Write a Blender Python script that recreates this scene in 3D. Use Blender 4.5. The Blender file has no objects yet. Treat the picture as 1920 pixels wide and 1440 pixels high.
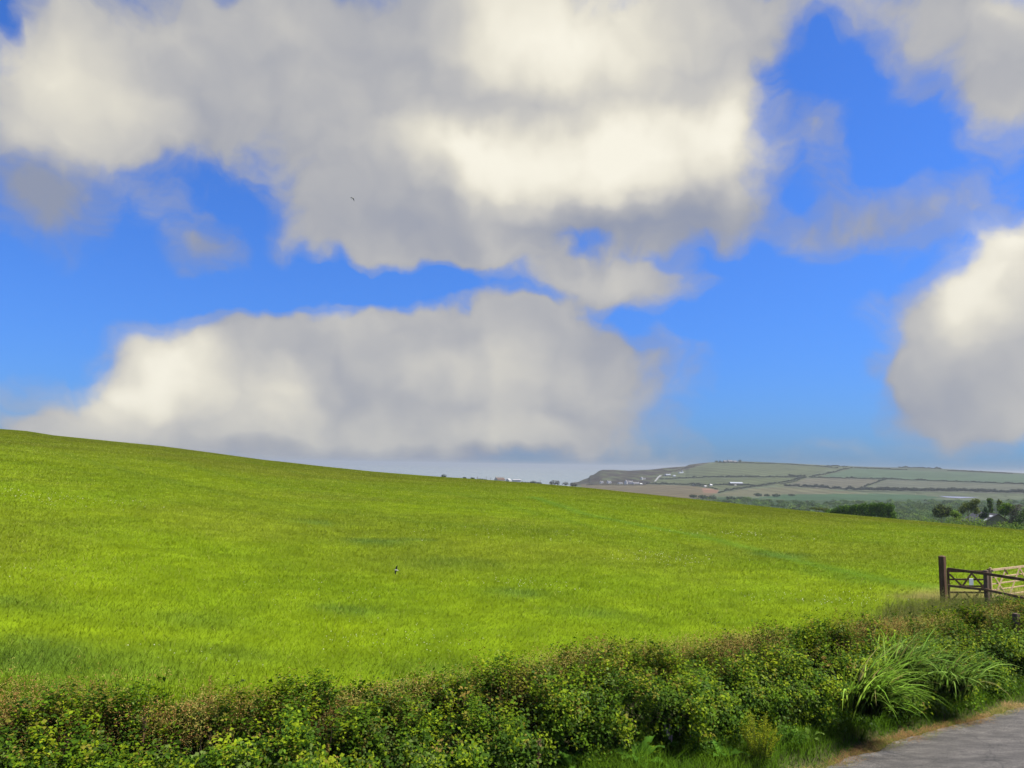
import bpy, bmesh, math, random
import numpy as np
from mathutils import Vector, Matrix
R = math.radians
SC = bpy.context.scene
COL = SC.collection
rng = np.random.default_rng(11)
random.seed(5)

# ------------------------------------------------------------------ camera
H = 6.0                      # eye height above the lane
F = 1440.0                   # focal length in photo pixels (1920 wide)
PITCH = R(6.0)
ROLL = R(0.9)                # the photographer held the camera slightly tilted
cam_d = bpy.data.cameras.new('camera')
cam = bpy.data.objects.new('camera', cam_d)
COL.objects.link(cam)
cam_d.sensor_width = 36.0
cam_d.lens = 36.0 * F / 1920.0
cam_d.clip_start = 0.1
cam_d.clip_end = 80000
cam.location = (0, 0, H)
cam.rotation_euler = (Matrix.Rotation(R(90) + PITCH, 3, 'X') @ Matrix.Rotation(ROLL, 3, 'Z')).to_euler()
SC.camera = cam

EXPO = 1.2
SC.view_settings.view_transform = 'Standard'
SC.view_settings.look = 'None'
SC.view_settings.gamma = 1
SC.view_settings.exposure = EXPO
SC.view_settings.use_curve_mapping = False
SC.cycles.max_bounces = 8
SC.cycles.diffuse_bounces = 3
SC.cycles.transmission_bounces = 4
SC.cycles.volume_bounces = 0
SC.cycles.use_denoising = True

SUN_EL, SUN_AZ = R(57), R(92)      # azimuth measured from +Y towards +X
sun_d = bpy.data.lights.new('sun', 'SUN')
sun_d.energy = 3.6
sun_d.angle = R(7)
sun_d.color = (1.0, 0.95, 0.86)
sun = bpy.data.objects.new('sun', sun_d)
COL.objects.link(sun)
sd = Vector((math.cos(SUN_EL) * math.sin(SUN_AZ), math.cos(SUN_EL) * math.cos(SUN_AZ), math.sin(SUN_EL)))
sun.rotation_euler = sd.to_track_quat('Z', 'Y').to_euler()


def pix(u, v):
    """direction of a photo pixel: azimuth, tangent of elevation"""
    x0, y0 = (u - 960) / F, (720 - v) / F
    x = x0 * math.cos(ROLL) - y0 * math.sin(ROLL)
    y = x0 * math.sin(ROLL) + y0 * math.cos(ROLL)
    f = math.cos(PITCH) - y * math.sin(PITCH)
    up = math.sin(PITCH) + y * math.cos(PITCH)
    return math.atan2(x, f), up / math.hypot(x, f)


def lin(r, g, b):
    f = lambda c: (c / 255 / 12.92) if c / 255 <= 0.04045 else ((c / 255 + 0.055) / 1.055) ** 2.4
    return (f(r), f(g), f(b))


# ------------------------------------------------------------------ sky
def build_world():
    w = bpy.data.worlds.new('World')
    SC.world = w
    w.use_nodes = True
    nt = w.node_tree
    N, L = nt.nodes, nt.links
    N.clear()
    ST = 0.1
    out = N.new('ShaderNodeOutputWorld')
    bg = N.new('ShaderNodeBackground')
    bg.inputs['Strength'].default_value = ST
    L.new(bg.outputs[0], out.inputs[0])
    sky = N.new('ShaderNodeTexSky')
    sky.sky_type = 'NISHITA'
    sky.sun_disc = False
    sky.sun_elevation = SUN_EL
    sky.sun_rotation = SUN_AZ
    sky.dust_density = 0.4
    sky.ozone_density = 2.0

    def math_(op, a, b=None, c=None, clamp=False):
        n = N.new('ShaderNodeMath')
        n.operation = op
        n.use_clamp = clamp
        for i, x in enumerate((a, b, c)):
            if x is None:
                continue
            if isinstance(x, (int, float)):
                n.inputs[i].default_value = x
            else:
                L.new(x, n.inputs[i])
        return n.outputs[0]

    def vmath(op, a, b=None):
        n = N.new('ShaderNodeVectorMath')
        n.operation = op
        for i, x in enumerate((a, b)):
            if x is None:
                continue
            if isinstance(x, tuple):
                n.inputs[i].default_value = x
            elif isinstance(x, (int, float)):
                n.inputs['Scale'].default_value = x
            else:
                L.new(x, n.inputs[i])
        return n.outputs[0]

    def scale_(a, s):
        n = N.new('ShaderNodeVectorMath')
        n.operation = 'SCALE'
        L.new(a, n.inputs[0])
        n.inputs['Scale'].default_value = s
        return n.outputs[0]

    def noise(vec, sc, det=4, rough=0.55, dim='2D'):
        n = N.new('ShaderNodeTexNoise')
        n.noise_dimensions = dim
        n.inputs['Scale'].default_value = sc
        n.inputs['Detail'].default_value = det
        n.inputs['Roughness'].default_value = rough
        L.new(vec, n.inputs['Vector'])
        return n

    def mixc(f, a, b, typ='MIX'):
        n = N.new('ShaderNodeMix')
        n.data_type = 'RGBA'
        n.blend_type = typ
        for s, x in ((0, f), (6, a), (7, b)):
            if isinstance(x, (int, float)):
                n.inputs[s].default_value = x
            elif isinstance(x, tuple):
                n.inputs[s].default_value = (*x, 1)
            else:
                L.new(x, n.inputs[s])
        return n.outputs[2]

    tc = N.new('ShaderNodeTexCoord')
    sep = N.new('ShaderNodeSeparateXYZ')
    L.new(tc.outputs['Generated'], sep.inputs[0])
    az = math_('ARCTAN2', sep.outputs[0], sep.outputs[1])
    el = math_('ARCSINE', sep.outputs[2])
    cmb = N.new('ShaderNodeCombineXYZ')
    L.new(math_('MULTIPLY', az, 10.0), cmb.inputs[0])
    L.new(math_('MULTIPLY', el, 10.0), cmb.inputs[1])
    P0 = cmb.outputs[0]                      # tenths of a radian: 1 unit ~ 144 photo px
    # domain warp, two scales
    n1 = noise(P0, 0.8, 2, 0.45)
    w1 = scale_(vmath('SUBTRACT', n1.outputs['Color'], (0.5, 0.5, 0.5)), 0.75)
    n2 = noise(P0, 2.3, 4, 0.42)
    w2 = scale_(vmath('SUBTRACT', n2.outputs['Color'], (0.5, 0.5, 0.5)), 0.30)
    P = vmath('ADD', vmath('ADD', P0, w1), w2)
    Pb = vmath('ADD', vmath('ADD', P0, scale_(w1, 0.6)), scale_(w2, 1.1))

    def blobs(vec, rows):
        acc = None
        for (u, v, rx, ry, wt) in rows:
            a, te = pix(u, v)
            e = math.atan(te)
            a2, t2 = pix(u + 10, v)
            a3, t3 = pix(u, v - 10)
            jx = (a2 - a) / 10 * F
            jy = (math.atan(t3) - e) / 10 * F
            m = N.new('ShaderNodeMapping')
            m.vector_type = 'TEXTURE'
            m.inputs['Location'].default_value = (a * 10, e * 10, 0)
            m.inputs['Scale'].default_value = (rx * jx / 144, ry * jy / 144, 1)
            L.new(vec, m.inputs['Vector'])
            g = N.new('ShaderNodeTexGradient')
            g.gradient_type = 'SPHERICAL'
            L.new(m.outputs[0], g.inputs[0])
            s = g.outputs['Fac']
            acc = math_('MULTIPLY', s, wt) if acc is None else math_('MULTIPLY_ADD', s, wt, acc)
        return acc

    D = [  # cover: u, v, rx, ry, weight (photo pixels turned into sky directions)
        (120, 130, 280, 210, 1.1), (420, 120, 340, 240, 1.2), (760, 110, 400, 270, 1.2), (1080, 110, 400, 290, 1.2),
        (1330, 90, 200, 210, 1.0), (1000, 330, 480, 165, 1.1), (1310, 300, 190, 200, 1.2), (660, 390, 260, 140, 1.0),
        (830, 440, 360, 95, 1.0), (1220, 418, 290, 66, 0.62), (20, 220, 200, 110, 0.6), (300, 240, 230, 90, 0.6),
        (1525, 250, 95, 140, 0.56), (1470, 10, 260, 95, 0.58), (1830, 50, 220, 190, 1.0), (1890, 160, 170, 150, 1.0),
        (1660, 20, 170, 110, 0.55), (1640, 405, 230, 95, 0.60), (1850, 370, 150, 90, 0.52), (1500, 440, 160, 60, 0.34),
        (60, 350, 190, 120, 0.5), (110, 410, 120, 120, 0.52), (260, 345, 190, 110, 0.45), (390, 465, 85, 80, 0.66),
        (330, 720, 190, 150, 1.1), (150, 785, 190, 95, 0.9), (95, 808, 140, 48, 0.45), (450, 710, 240, 150, 1.0), (700, 690, 270, 185, 1.1),
        (900, 680, 270, 185, 1.1), (1000, 650, 210, 160, 1.0), (1085, 750, 180, 140, 1.0), (850, 800, 440, 110, 0.9),
        (500, 810, 420, 100, 0.9), (950, 585, 120, 95, 0.7), (470, 615, 100, 80, 0.42), (580, 640, 110, 90, 0.5),
        (1190, 520, 215, 80, 1.05), (1080, 510, 130, 60, 0.6), (1235, 680, 140, 120, 0.5), (1900, 610, 235, 230, 1.3),
        (1850, 690, 230, 170, 1.0), (1790, 745, 190, 130, 0.7), (1960, 520, 180, 150, 1.1), (1760, 640, 170, 150, 0.75), (1715, 720, 140, 120, 0.5), (1280, 840, 70, 70, 0.34),
        (1200, 865, 90, 45, 0.4), (1560, 855, 180, 35, 0.22), (560, 860, 560, 60, 0.5), (1900, 870, 200, 40, 0.12),
        (800, 535, 260, 64, -1.05), (1010, 548, 70, 26, -0.5), (600, 540, 130, 80, -0.6), (480, 400, 90, 70, -0.5), (1070, 455, 90, 32, -0.6), (1330, 478, 110, 34, -0.35), (1330, 605, 130, 60, -0.4), (950, 475, 120, 50, 0.35), (1420, 560, 110, 140, -0.6),
        (1180, 620, 60, 70, -0.45), (0, 5, 45, 45, -0.7), (1540, 130, 110, 110, -0.5), (1700, 290, 140, 60, -0.5), (480, 560, 170, 50, -0.5)]
    B = [  # lit and shaded parts of the clouds
        (90, 140, 190, 190, 0.42), (230, 190, 150, 160, 0.2), (1080, 70, 290, 230, 0.62), (950, 50, 200, 130, 0.15),
        (1150, 290, 320, 105, 0.62), (1260, 225, 220, 85, 0.3), (880, 280, 210, 100, 0.5), (1385, 250, 120, 140, 0.32),
        (1090, 345, 300, 85, 0.3), (330, 690, 130, 130, 0.55), (240, 745, 160, 80, 0.3), (520, 735, 140, 80, 0.35),
        (300, 790, 330, 80, 0.22), (1875, 520, 150, 140, 0.55), (1800, 570, 90, 120, 0.3), (1900, 450, 120, 60, 0.3),
        (900, 690, 220, 80, 0.14), (1180, 525, 190, 50, 0.14), (1890, 215, 120, 80, 0.12), (1890, 30, 90, 80, 0.22),
        (800, 812, 500, 50, 0.12), (760, 858, 620, 34, -0.30), (640, 600, 120, 60, 0.1), (130, 300, 200, 60, 0.1),
        (500, 300, 360, 150, -0.08), (800, 430, 360, 75, -0.12), (1200, 425, 300, 55, -0.3), (1760, 750, 210, 110, -0.16),
        (760, 765, 260, 80, -0.1), (1020, 205, 330, 60, -0.16), (620, 110, 280, 150, -0.03), (1640, 400, 250, 110, -0.1),
        (390, 465, 110, 100, -0.35), (1500, 260, 120, 130, -0.1), (60, 360, 190, 130, -0.45), (130, 420, 130, 110, -0.3), (1240, 520, 160, 90, -0.16), (1620, 400, 260, 110, -0.1), (1150, 720, 160, 160, -0.1), (700, 660, 180, 80, -0.06)]
    S = blobs(P, D)
    f1 = noise(P0, 1.5, 5, 0.5)
    f2 = noise(P, 5.0, 4, 0.5)
    # outside the photographed part of the sky: broken cloud from the noise alone
    aside = math_('SUBTRACT', math_('ABSOLUTE', az), 0.66)
    aside = math_('MULTIPLY', aside, 5.0, clamp=True)
    high = math_('MULTIPLY', math_('SUBTRACT', el, 0.60), 6.0, clamp=True)
    off = math_('MAXIMUM', aside, high)
    S = math_('ADD', S, math_('MULTIPLY', off, 0.36))
    dens = math_('ADD', S, math_('ADD', math_('MULTIPLY', math_('SUBTRACT', f1.outputs['Fac'], 0.5), 0.46),
                                 math_('MULTIPLY', math_('SUBTRACT', f2.outputs['Fac'], 0.5), 0.24)))
    mr = N.new('ShaderNodeMapRange')
    mr.interpolation_type = 'SMOOTHSTEP'
    mr.inputs['From Min'].default_value = 0.10
    mr.inputs['From Max'].default_value = 0.78
    L.new(dens, mr.inputs['Value'])
    # thin veils feathering out beyond the solid cloud
    st = N.new('ShaderNodeMapping')
    st.inputs['Scale'].default_value = (1.0, 1.7, 1)
    st.inputs['Rotation'].default_value = (0, 0, 0.5)
    L.new(P, st.inputs['Vector'])
    f4 = noise(st.outputs[0], 1.9, 6, 0.6)
    vr = N.new('ShaderNodeMapRange')
    vr.interpolation_type = 'SMOOTHSTEP'
    vr.inputs['From Min'].default_value = -0.16
    vr.inputs['From Max'].default_value = 0.55
    L.new(math_('ADD', S, math_('MULTIPLY', math_('SUBTRACT', f4.outputs['Fac'], 0.52), 1.15)), vr.inputs['Value'])
    present = N.new('ShaderNodeMapRange')
    present.interpolation_type = 'SMOOTHSTEP'
    present.inputs['From Min'].default_value = 0.0
    present.inputs['From Max'].default_value = 0.22
    L.new(S, present.inputs['Value'])
    veil = math_('MULTIPLY', math_('MULTIPLY', vr.outputs[0], present.outputs[0]), 0.46)
    alpha = math_('MAXIMUM', mr.outputs[0], veil)
    # light on the clouds: placed lights, broad billows, and a finer relief lit from above
    Bv = blobs(Pb, B)
    sh = N.new('ShaderNodeMapping')
    sh.inputs['Location'].default_value = (0.14, 0.22, 0)
    L.new(P, sh.inputs['Vector'])
    f3a = noise(P, 0.9, 4, 0.38)
    f3b = noise(sh.outputs[0], 0.9, 4, 0.38)
    relief = math_('SUBTRACT', f3a.outputs['Fac'], f3b.outputs['Fac'])
    Bt = math_('ADD', math_('ADD', Bv, 0.375), math_('MULTIPLY', relief, 0.42))
    Bt = math_('ADD', Bt, math_('MULTIPLY', math_('SUBTRACT', n1.outputs['Fac'], 0.5), 0.14))
    thin = math_('SUBTRACT', 1.0, math_('MULTIPLY', dens, 1.1), clamp=True)
    Bt = math_('SUBTRACT', Bt, math_('MULTIPLY', thin, 0.22))
    ramp = N.new('ShaderNodeValToRGB')
    cr = ramp.color_ramp
    cr.interpolation = 'B_SPLINE'
    stops = [(0.0, lin(140, 149, 172)), (0.22, lin(167, 169, 175)), (0.45, lin(192, 191, 189)), (0.75, lin(233, 227, 209)),
             (1.0, lin(255, 250, 233))]
    while len(cr.elements) < len(stops):
        cr.elements.new(0.5)
    for e, (p, c) in zip(cr.elements, stops):
        e.position = p
        e.color = (*c, 1)
    L.new(Bt, ramp.inputs[0])
    k = 1.0 / ST / (2 ** EXPO)
    cloud = mixc(1.0, ramp.outputs[0], (k, k, k), 'MULTIPLY')
    lowf = math_('POWER', math_('SUBTRACT', 1.0, math_('MULTIPLY', math_('MAXIMUM', el, 0.0), 1.9), clamp=True), 3.0)
    tint = mixc(lowf, (0.195, 0.39, 0.78), (0.110, 0.225, 0.50))
    blue = mixc(1.0, sky.outputs[0], tint, 'MULTIPLY')
    fin = mixc(math_('MULTIPLY', alpha, 0.97), blue, cloud)
    L.new(fin, bg.inputs['Color'])
    w.cycles.sampling_method = 'MANUAL'
    w.cycles.sample_map_resolution = 512


build_world()


# ------------------------------------------------------------------ helpers
def attr_material(name, rough=0.7, transl=0.0, spec=0.2, noise_amt=0.0, noise_scale=5.0, bump=0.0, up=0.0):
    m = bpy.data.materials.new(name)
    m.use_nodes = True
    nt = m.node_tree
    N, L = nt.nodes, nt.links
    p = N['Principled BSDF']
    a = N.new('ShaderNodeAttribute')
    a.attribute_name = 'Col'
    c = a.outputs['Color']
    if noise_amt:
        t = N.new('ShaderNodeTexCoord')
        n = N.new('ShaderNodeTexNoise')
        n.inputs['Scale'].default_value = noise_scale
        n.inputs['Detail'].default_value = 6
        L.new(t.outputs['Object'], n.inputs['Vector'])
        mr = N.new('ShaderNodeMapRange')
        mr.inputs['From Min'].default_value = 0.3
        mr.inputs['From Max'].default_value = 0.7
        mr.inputs['To Min'].default_value = 1 - noise_amt
        mr.inputs['To Max'].default_value = 1 + noise_amt
        L.new(n.outputs['Fac'], mr.inputs['Value'])
        mx = N.new('ShaderNodeMix')
        mx.data_type = 'RGBA'
        mx.blend_type = 'MULTIPLY'
        mx.inputs[0].default_value = 1
        L.new(c, mx.inputs[6])
        L.new(mr.outputs[0], mx.inputs[7])
        c = mx.outputs[2]
        if bump:
            b = N.new('ShaderNodeBump')
            b.inputs['Strength'].default_value = bump
            b.inputs['Distance'].default_value = 0.05
            L.new(n.outputs['Fac'], b.inputs['Height'])
            L.new(b.outputs[0], p.inputs['Normal'])
    L.new(c, p.inputs['Base Color'])
    p.inputs['Roughness'].default_value = rough
    p.inputs['Specular IOR Level'].default_value = spec
    nrm = None
    if up:                                   # soft blades: normals eased towards the sward's own
        ge = N.new('ShaderNodeNewGeometry')
        mv = N.new('ShaderNodeMix')
        mv.data_type = 'VECTOR'
        mv.inputs[0].default_value = up
        L.new(ge.outputs['Normal'], mv.inputs[4])
        mv.inputs[5].default_value = (0, 0, 1)
        vn = N.new('ShaderNodeVectorMath')
        vn.operation = 'NORMALIZE'
        L.new(mv.outputs[1], vn.inputs[0])
        nrm = vn.outputs[0]
        L.new(nrm, p.inputs['Normal'])
    if transl:
        tr = N.new('ShaderNodeBsdfTranslucent')
        if nrm:
            L.new(nrm, tr.inputs['Normal'])
        L.new(c, tr.inputs['Color'])
        ms = N.new('ShaderNodeMixShader')
        ms.inputs[0].default_value = transl
        L.new(p.outputs[0], ms.inputs[1])
        L.new(tr.outputs[0], ms.inputs[2])
        L.new(ms.outputs[0], N['Material Output'].inputs['Surface'])
    return m


def solid(name, color, rough=0.7, spec=0.3, var=0.25, scale=6.0, stretch=(1, 1, 1), bump=0.15, metal=0.0):
    m = bpy.data.materials.new(name)
    m.use_nodes = True
    nt = m.node_tree
    N, L = nt.nodes, nt.links
    p = N['Principled BSDF']
    t = N.new('ShaderNodeTexCoord')
    mp = N.new('ShaderNodeMapping')
    mp.inputs['Scale'].default_value = stretch
    n = N.new('ShaderNodeTexNoise')
    n.inputs['Scale'].default_value = scale
    n.inputs['Detail'].default_value = 8
    n.inputs['Roughness'].default_value = 0.65
    L.new(t.outputs['Object'], mp.inputs[0])
    L.new(mp.outputs[0], n.inputs['Vector'])
    cr = N.new('ShaderNodeValToRGB')
    e = cr.color_ramp.elements
    e[0].position, e[1].position = 0.3, 0.7
    e[0].color = (*[c * (1 - var) for c in color], 1)
    e[1].color = (*[min(1, c * (1 + var)) for c in color], 1)
    L.new(n.outputs['Fac'], cr.inputs[0])
    L.new(cr.outputs[0], p.inputs['Base Color'])
    p.inputs['Roughness'].default_value = rough
    p.inputs['Specular IOR Level'].default_value = spec
    p.inputs['Metallic'].default_value = metal
    if bump:
        b = N.new('ShaderNodeBump')
        b.inputs['Strength'].default_value = bump
        b.inputs['Distance'].default_value = 0.02
        L.new(n.outputs['Fac'], b.inputs['Height'])
        L.new(b.outputs[0], p.inputs['Normal'])
    return m


def mesh_np(name, verts, quads=None, tris=None, col=None, mat=None, parent=None, smooth=False):
    me = bpy.data.meshes.new(name)
    verts = np.asarray(verts, dtype=np.float32)
    parts, starts, pos = [], [], 0
    for arr, k in ((quads, 4), (tris, 3)):
        if arr is None or len(arr) == 0:
            continue
        arr = np.asarray(arr, dtype=np.int32)
        parts.append(arr.ravel())
        starts.append(pos + np.arange(len(arr), dtype=np.int32) * k)
        pos += arr.size
    loops = np.concatenate(parts)
    st = np.concatenate(starts)
    me.vertices.add(len(verts))
    me.vertices.foreach_set('co', verts.ravel())
    me.loops.add(len(loops))
    me.loops.foreach_set('vertex_index', loops)
    me.polygons.add(len(st))
    me.polygons.foreach_set('loop_start', st)
    if smooth:
        me.polygons.foreach_set('use_smooth', np.ones(len(st), dtype=bool))
    me.update(calc_edges=True)
    me.validate()
    if col is not None:
        a = me.attributes.new('Col', 'FLOAT_COLOR', 'POINT')
        c = np.ones((len(verts), 4), dtype=np.float32)
        c[:, :3] = np.clip(col, 0, 1)
        a.data.foreach_set('color', c.ravel())
    if mat:
        me.materials.append(mat)
    o = bpy.data.objects.new(name, me)
    COL.objects.link(o)
    if parent:
        o.parent = parent
    return o


def obj_bm(name, bm, mat, parent=None, smooth=False):
    me = bpy.data.meshes.new(name)
    bm.normal_update()
    bm.to_mesh(me)
    bm.free()
    if smooth:
        for p in me.polygons:
            p.use_smooth = True
    me.materials.append(mat)
    o = bpy.data.objects.new(name, me)
    COL.objects.link(o)
    if parent:
        o.parent = parent
    return o


def tag(o, label=None, cat=None, group=None, kind=None):
    if label:
        o['label'] = label
    if cat:
        o['category'] = cat
    if group:
        o['group'] = group
    if kind:
        o['kind'] = kind
    return o


def thing(name, label, cat, loc=(0, 0, 0), rz=0.0, group=None):
    o = bpy.data.objects.new(name, None)
    COL.objects.link(o)
    o.empty_display_size = 0.2
    o.location = loc
    o.rotation_euler = (0, 0, rz)
    return tag(o, label, cat, group)


def bx(bm, c, s, rot=None):
    """box centred at c with full sizes s"""
    m = Matrix.Translation(c) @ (rot.to_4x4() if rot else Matrix.Identity(4)) @ Matrix.Diagonal((*s, 1))
    return bmesh.ops.create_cube(bm, size=1, matrix=m)['verts']


def bar(bm, a, b, w, t, side=None):
    """rectangular bar from a to b; w along 'side' direction, t across"""
    a, b = Vector(a), Vector(b)
    d = b - a
    z = d.normalized()
    x = Vector(side) if side else Vector((0, 0, 1)).cross(z)
    if x.length < 1e-4:
        x = Vector((1, 0, 0))
    x = (x - z * x.dot(z)).normalized()
    y = z.cross(x)
    rot = Matrix((x, y, z)).transposed()
    return bx(bm, (a + b) / 2, (w, t, d.length), rot)


def bevel(bm, w, seg=2):
    bmesh.ops.bevel(bm, geom=list(bm.edges), offset=w, segments=seg, affect='EDGES', profile=0.7)


def hash2(ix, iy, seed):
    h = (ix.astype(np.int64) * 374761393 + iy.astype(np.int64) * 668265263 + seed * 1442695041) & 0x7fffffff
    h = ((h ^ (h >> 13)) * 1274126177) & 0x7fffffff
    h = (h ^ (h >> 16)) & 0xffff
    return h / 65535.0


def vnoise(x, y, seed=0):
    x, y = np.asarray(x, dtype=np.float64), np.asarray(y, dtype=np.float64)
    ix, iy = np.floor(x), np.floor(y)
    fx, fy = x - ix, y - iy
    fx, fy = fx * fx * (3 - 2 * fx), fy * fy * (3 - 2 * fy)
    ix, iy = ix.astype(np.int64), iy.astype(np.int64)
    a, b = hash2(ix, iy, seed), hash2(ix + 1, iy, seed)
    c, d = hash2(ix, iy + 1, seed), hash2(ix + 1, iy + 1, seed)
    return (a * (1 - fx) + b * fx) * (1 - fy) + (c * (1 - fx) + d * fx) * fy


def fbm(x, y, seed=0, oct=4):
    s, a, t = 0, 0.5, 0
    for i in range(oct):
        s = s + a * vnoise(x * 2 ** i + 17.3 * i, y * 2 ** i - 9.1 * i, seed + i)
        t += a
        a *= 0.5
    return s / t


def sstep(x, a, b):
    t = np.clip((x - a) / (b - a), 0, 1)
    return t * t * (3 - 2 * t)


# ------------------------------------------------------------------ the lie of the land
HEDGE = np.array([(-30, 10.5), (-22, 12.2), (-10.3, 13.3), (-5.7, 14.2), (-2.3, 15.2), (0.7, 16.7), (3.2, 18.1), (6.9, 20.0), (10.4, 21.8), (13.9, 23.6), (17.4, 25.3), (26, 30.3), (40, 39)], dtype=float)


def hedge_dist(x, y):
    """signed distance to the hedge's centre line, positive on the field side"""
    x, y = np.asarray(x, float), np.asarray(y, float)
    best = np.full(np.broadcast(x, y).shape, 1e9)
    sgn = np.ones_like(best)
    for (ax, ay), (bx_, by_) in zip(HEDGE[:-1], HEDGE[1:]):
        dx, dy = bx_ - ax, by_ - ay
        t = np.clip(((x - ax) * dx + (y - ay) * dy) / (dx * dx + dy * dy), 0, 1)
        ex, ey = x - ax - t * dx, y - ay - t * dy
        d = np.hypot(ex, ey)
        s = np.sign(dx * ey - dy * ex)
        m = d < best
        best = np.where(m, d, best)
        sgn = np.where(m, s, sgn)
    return best * sgn


CREST = [(-700, 790, 235), (-300, 792, 235), (0, 803, 230), (50, 807, 228), (100, 815, 226), (200, 825, 220), (300, 835, 214), (400, 848, 206),
         (500, 861.5, 200), (600, 872.5, 194), (700, 883, 188), (800, 891, 181), (900, 897.5, 175), (1000, 904.5, 168),
         (1100, 913, 160), (1200, 923.5, 155), (1300, 934, 150), (1400, 944.5, 142), (1500, 955, 135), (1600, 964, 128),
         (1700, 972.5, 122), (1800, 981, 116), (1920, 991, 110), (2200, 1015, 95), (2700, 1060, 80)]
_ca = np.array([pix(u, v)[0] for u, v, r in CREST])
_ct = np.array([pix(u, v)[1] for u, v, r in CREST])
_cr = np.array([r for u, v, r in CREST], float)


def crest(az):
    rc = np.interp(az, _ca, _cr)
    return np.interp(az, _ca, _ct) - 0.24 / rc, rc


def field_z(x, y):
    x, y = np.asarray(x, float), np.asarray(y, float)
    az, r = np.arctan2(x, y), np.hypot(x, y)
    te, rc = crest(az)
    zc = H + te * rc
    t = r / rc
    z = (zc + H) * t - H * t * t
    z = np.where(t > 1.6, (zc + H) * 1.6 - H * 2.56 - (t - 1.6) * rc * 0.12, z)
    z = z + (fbm(x / 9, y / 9, 3, 3) - 0.5) * 0.30 * sstep(r, 25, 45) * np.clip(1.25 - t, 0, 1)
    d = hedge_dist(x, y)
    return np.where(r < 70, z * sstep(d, -1.6, 1.8), z)


# far ground: for each column heights at rows of distance, then the skyline
ROWS = [100, 150, 230, 300, 500, 800, 1050, 1300, 1600]
FARC = [
    (-700, [4, 0, 3, 0, -10, -20, -30, -38, -46]),
    (0, [4, 0, 3, 0, -10, -20, -30, -38, -48]),
    (760, [-4, -4, -4, -5, -9, -14, -26, -38, -48]),
    (900, [-6, -6, -6, -7, -9, None, -22, -32, -46]),
    (1050, [-6, -6, -6, -8, -12, None, -28, -36, -44]),
    (1085, [-6, -6, -6, -9, -14, -21, -34, -39, -42]),
    (1110, [-6, -6, -7, -10, -16, -28, -38, -40, -40]),
    (1300, [-8, -8, -9, -14, -27, -38, -40, -40, -40]),
    (1600, [-9, -10, -12.0, -20, -36, -40, -40, -40.5, -40]),
    (1920, [-12, -12, -17.5, -26, -38, -41, -41.5, -41, -40]),
    (2700, [-20, -22, -28, -34, -39, -41, -41, -41, -40])]
SKYL = [(-700, 925, 2300), (1040, 915, 2300), (1060, 909, 2300), (1072, 905, 2320), (1086, 903, 2330), (1094, 899, 2340), (1104, 896, 2350), (1105.5, 892, 2350),
        (1113, 890, 2355), (1119, 886, 2360), (1124, 882.5, 2365), (1130, 881, 2365), (1150, 881, 2370), (1180, 882.5, 2380),
        (1220, 880.5, 2390), (1250, 877, 2400), (1285, 874.5, 2420), (1292, 871.5, 2420), (1305, 869.5, 2430), (1325, 867.5, 2440),
        (1345, 866, 2450), (1390, 865, 2500), (1420, 866, 2520), (1480, 868.5, 2560), (1560, 873, 2600), (1650, 876, 2640),
        (1740, 877.5, 2680), (1800, 881, 2700), (1880, 885, 2720), (1930, 888, 2740), (2200, 900, 2800), (2700, 905, 2900)]
SEA_Z = -44.0
_fa = np.array([pix(u, 905)[0] for u, _ in FARC])
_fz = np.zeros((len(FARC), len(ROWS)))
for i, (u, zs) in enumerate(FARC):
    for j, z in enumerate(zs):
        _fz[i, j] = z if z is not None else H + crest(_fa[i])[0] * ROWS[j] - 2.2
_sa = np.array([pix(u, v)[0] for u, v, r in SKYL])
_st = np.array([pix(u, v)[1] for u, v, r in SKYL])
_sr = np.array([r for u, v, r in SKYL], float)
_u2 = np.array([pix(u, 890)[0] for u in (1085, 1110, 1220, 1300, 1390, 1920, 2700)])
_w2 = np.array([0.0, 0.10, 0.16, 0.30, 0.42, 0.50, 0.50])
_wm = np.array([0.3, 0.62, 0.62, 0.66, 0.74, 0.78, 0.78])


def far_knots(az):
    az = np.asarray(az, float)
    rs = np.interp(az, _sa, _sr)
    zs = H + np.interp(az, _sa, _st) * rs
    Rk = [np.full(az.shape, float(r)) for r in ROWS]
    Zk = [np.interp(az, _fa, _fz[:, j]) for j in range(len(ROWS))]
    left = az < pix(1070, 905)[0]
    z16 = Zk[-1]
    Rk.append(np.full(az.shape, 2000.0))
    Zk.append(z16 + (zs - z16) * np.interp(az, _u2, _w2))
    Rk.append(2000 + (rs - 2000) * 0.5)
    Zk.append(z16 + (zs - z16) * np.interp(az, _u2, _wm))
    Rk.append(rs)
    Zk.append(zs)
    Rk.append(rs * 1.12)
    Zk.append(zs - 7)
    Rk.append(rs * 1.5)
    Zk.append(np.minimum(zs - 22, np.interp(az, _sa, np.where(_sa < pix(1400, 870)[0], -58, -30))))
    Rk.append(rs * 2.2)
    Zk.append(np.full(az.shape, -60.0))
    for k in range(len(ROWS), len(Zk)):
        Zk[k] = np.where(left, np.minimum(Zk[k], -49.0), Zk[k])
    return Rk, Zk


def far_z(az, r):
    az, r = np.broadcast_arrays(np.asarray(az, float), np.asarray(r, float))
    Rk, Zk = far_knots(az)
    z = np.full(r.shape, np.nan)
    z = np.where(r <= Rk[0], Zk[0], Zk[-1])
    for k in range(len(Rk) - 1):
        m = (r >= Rk[k]) & (r <= Rk[k + 1])
        t = (r - Rk[k]) / (Rk[k + 1] - Rk[k])
        z = np.where(m, Zk[k] + (Zk[k + 1] - Zk[k]) * t, z)
    return z


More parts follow.
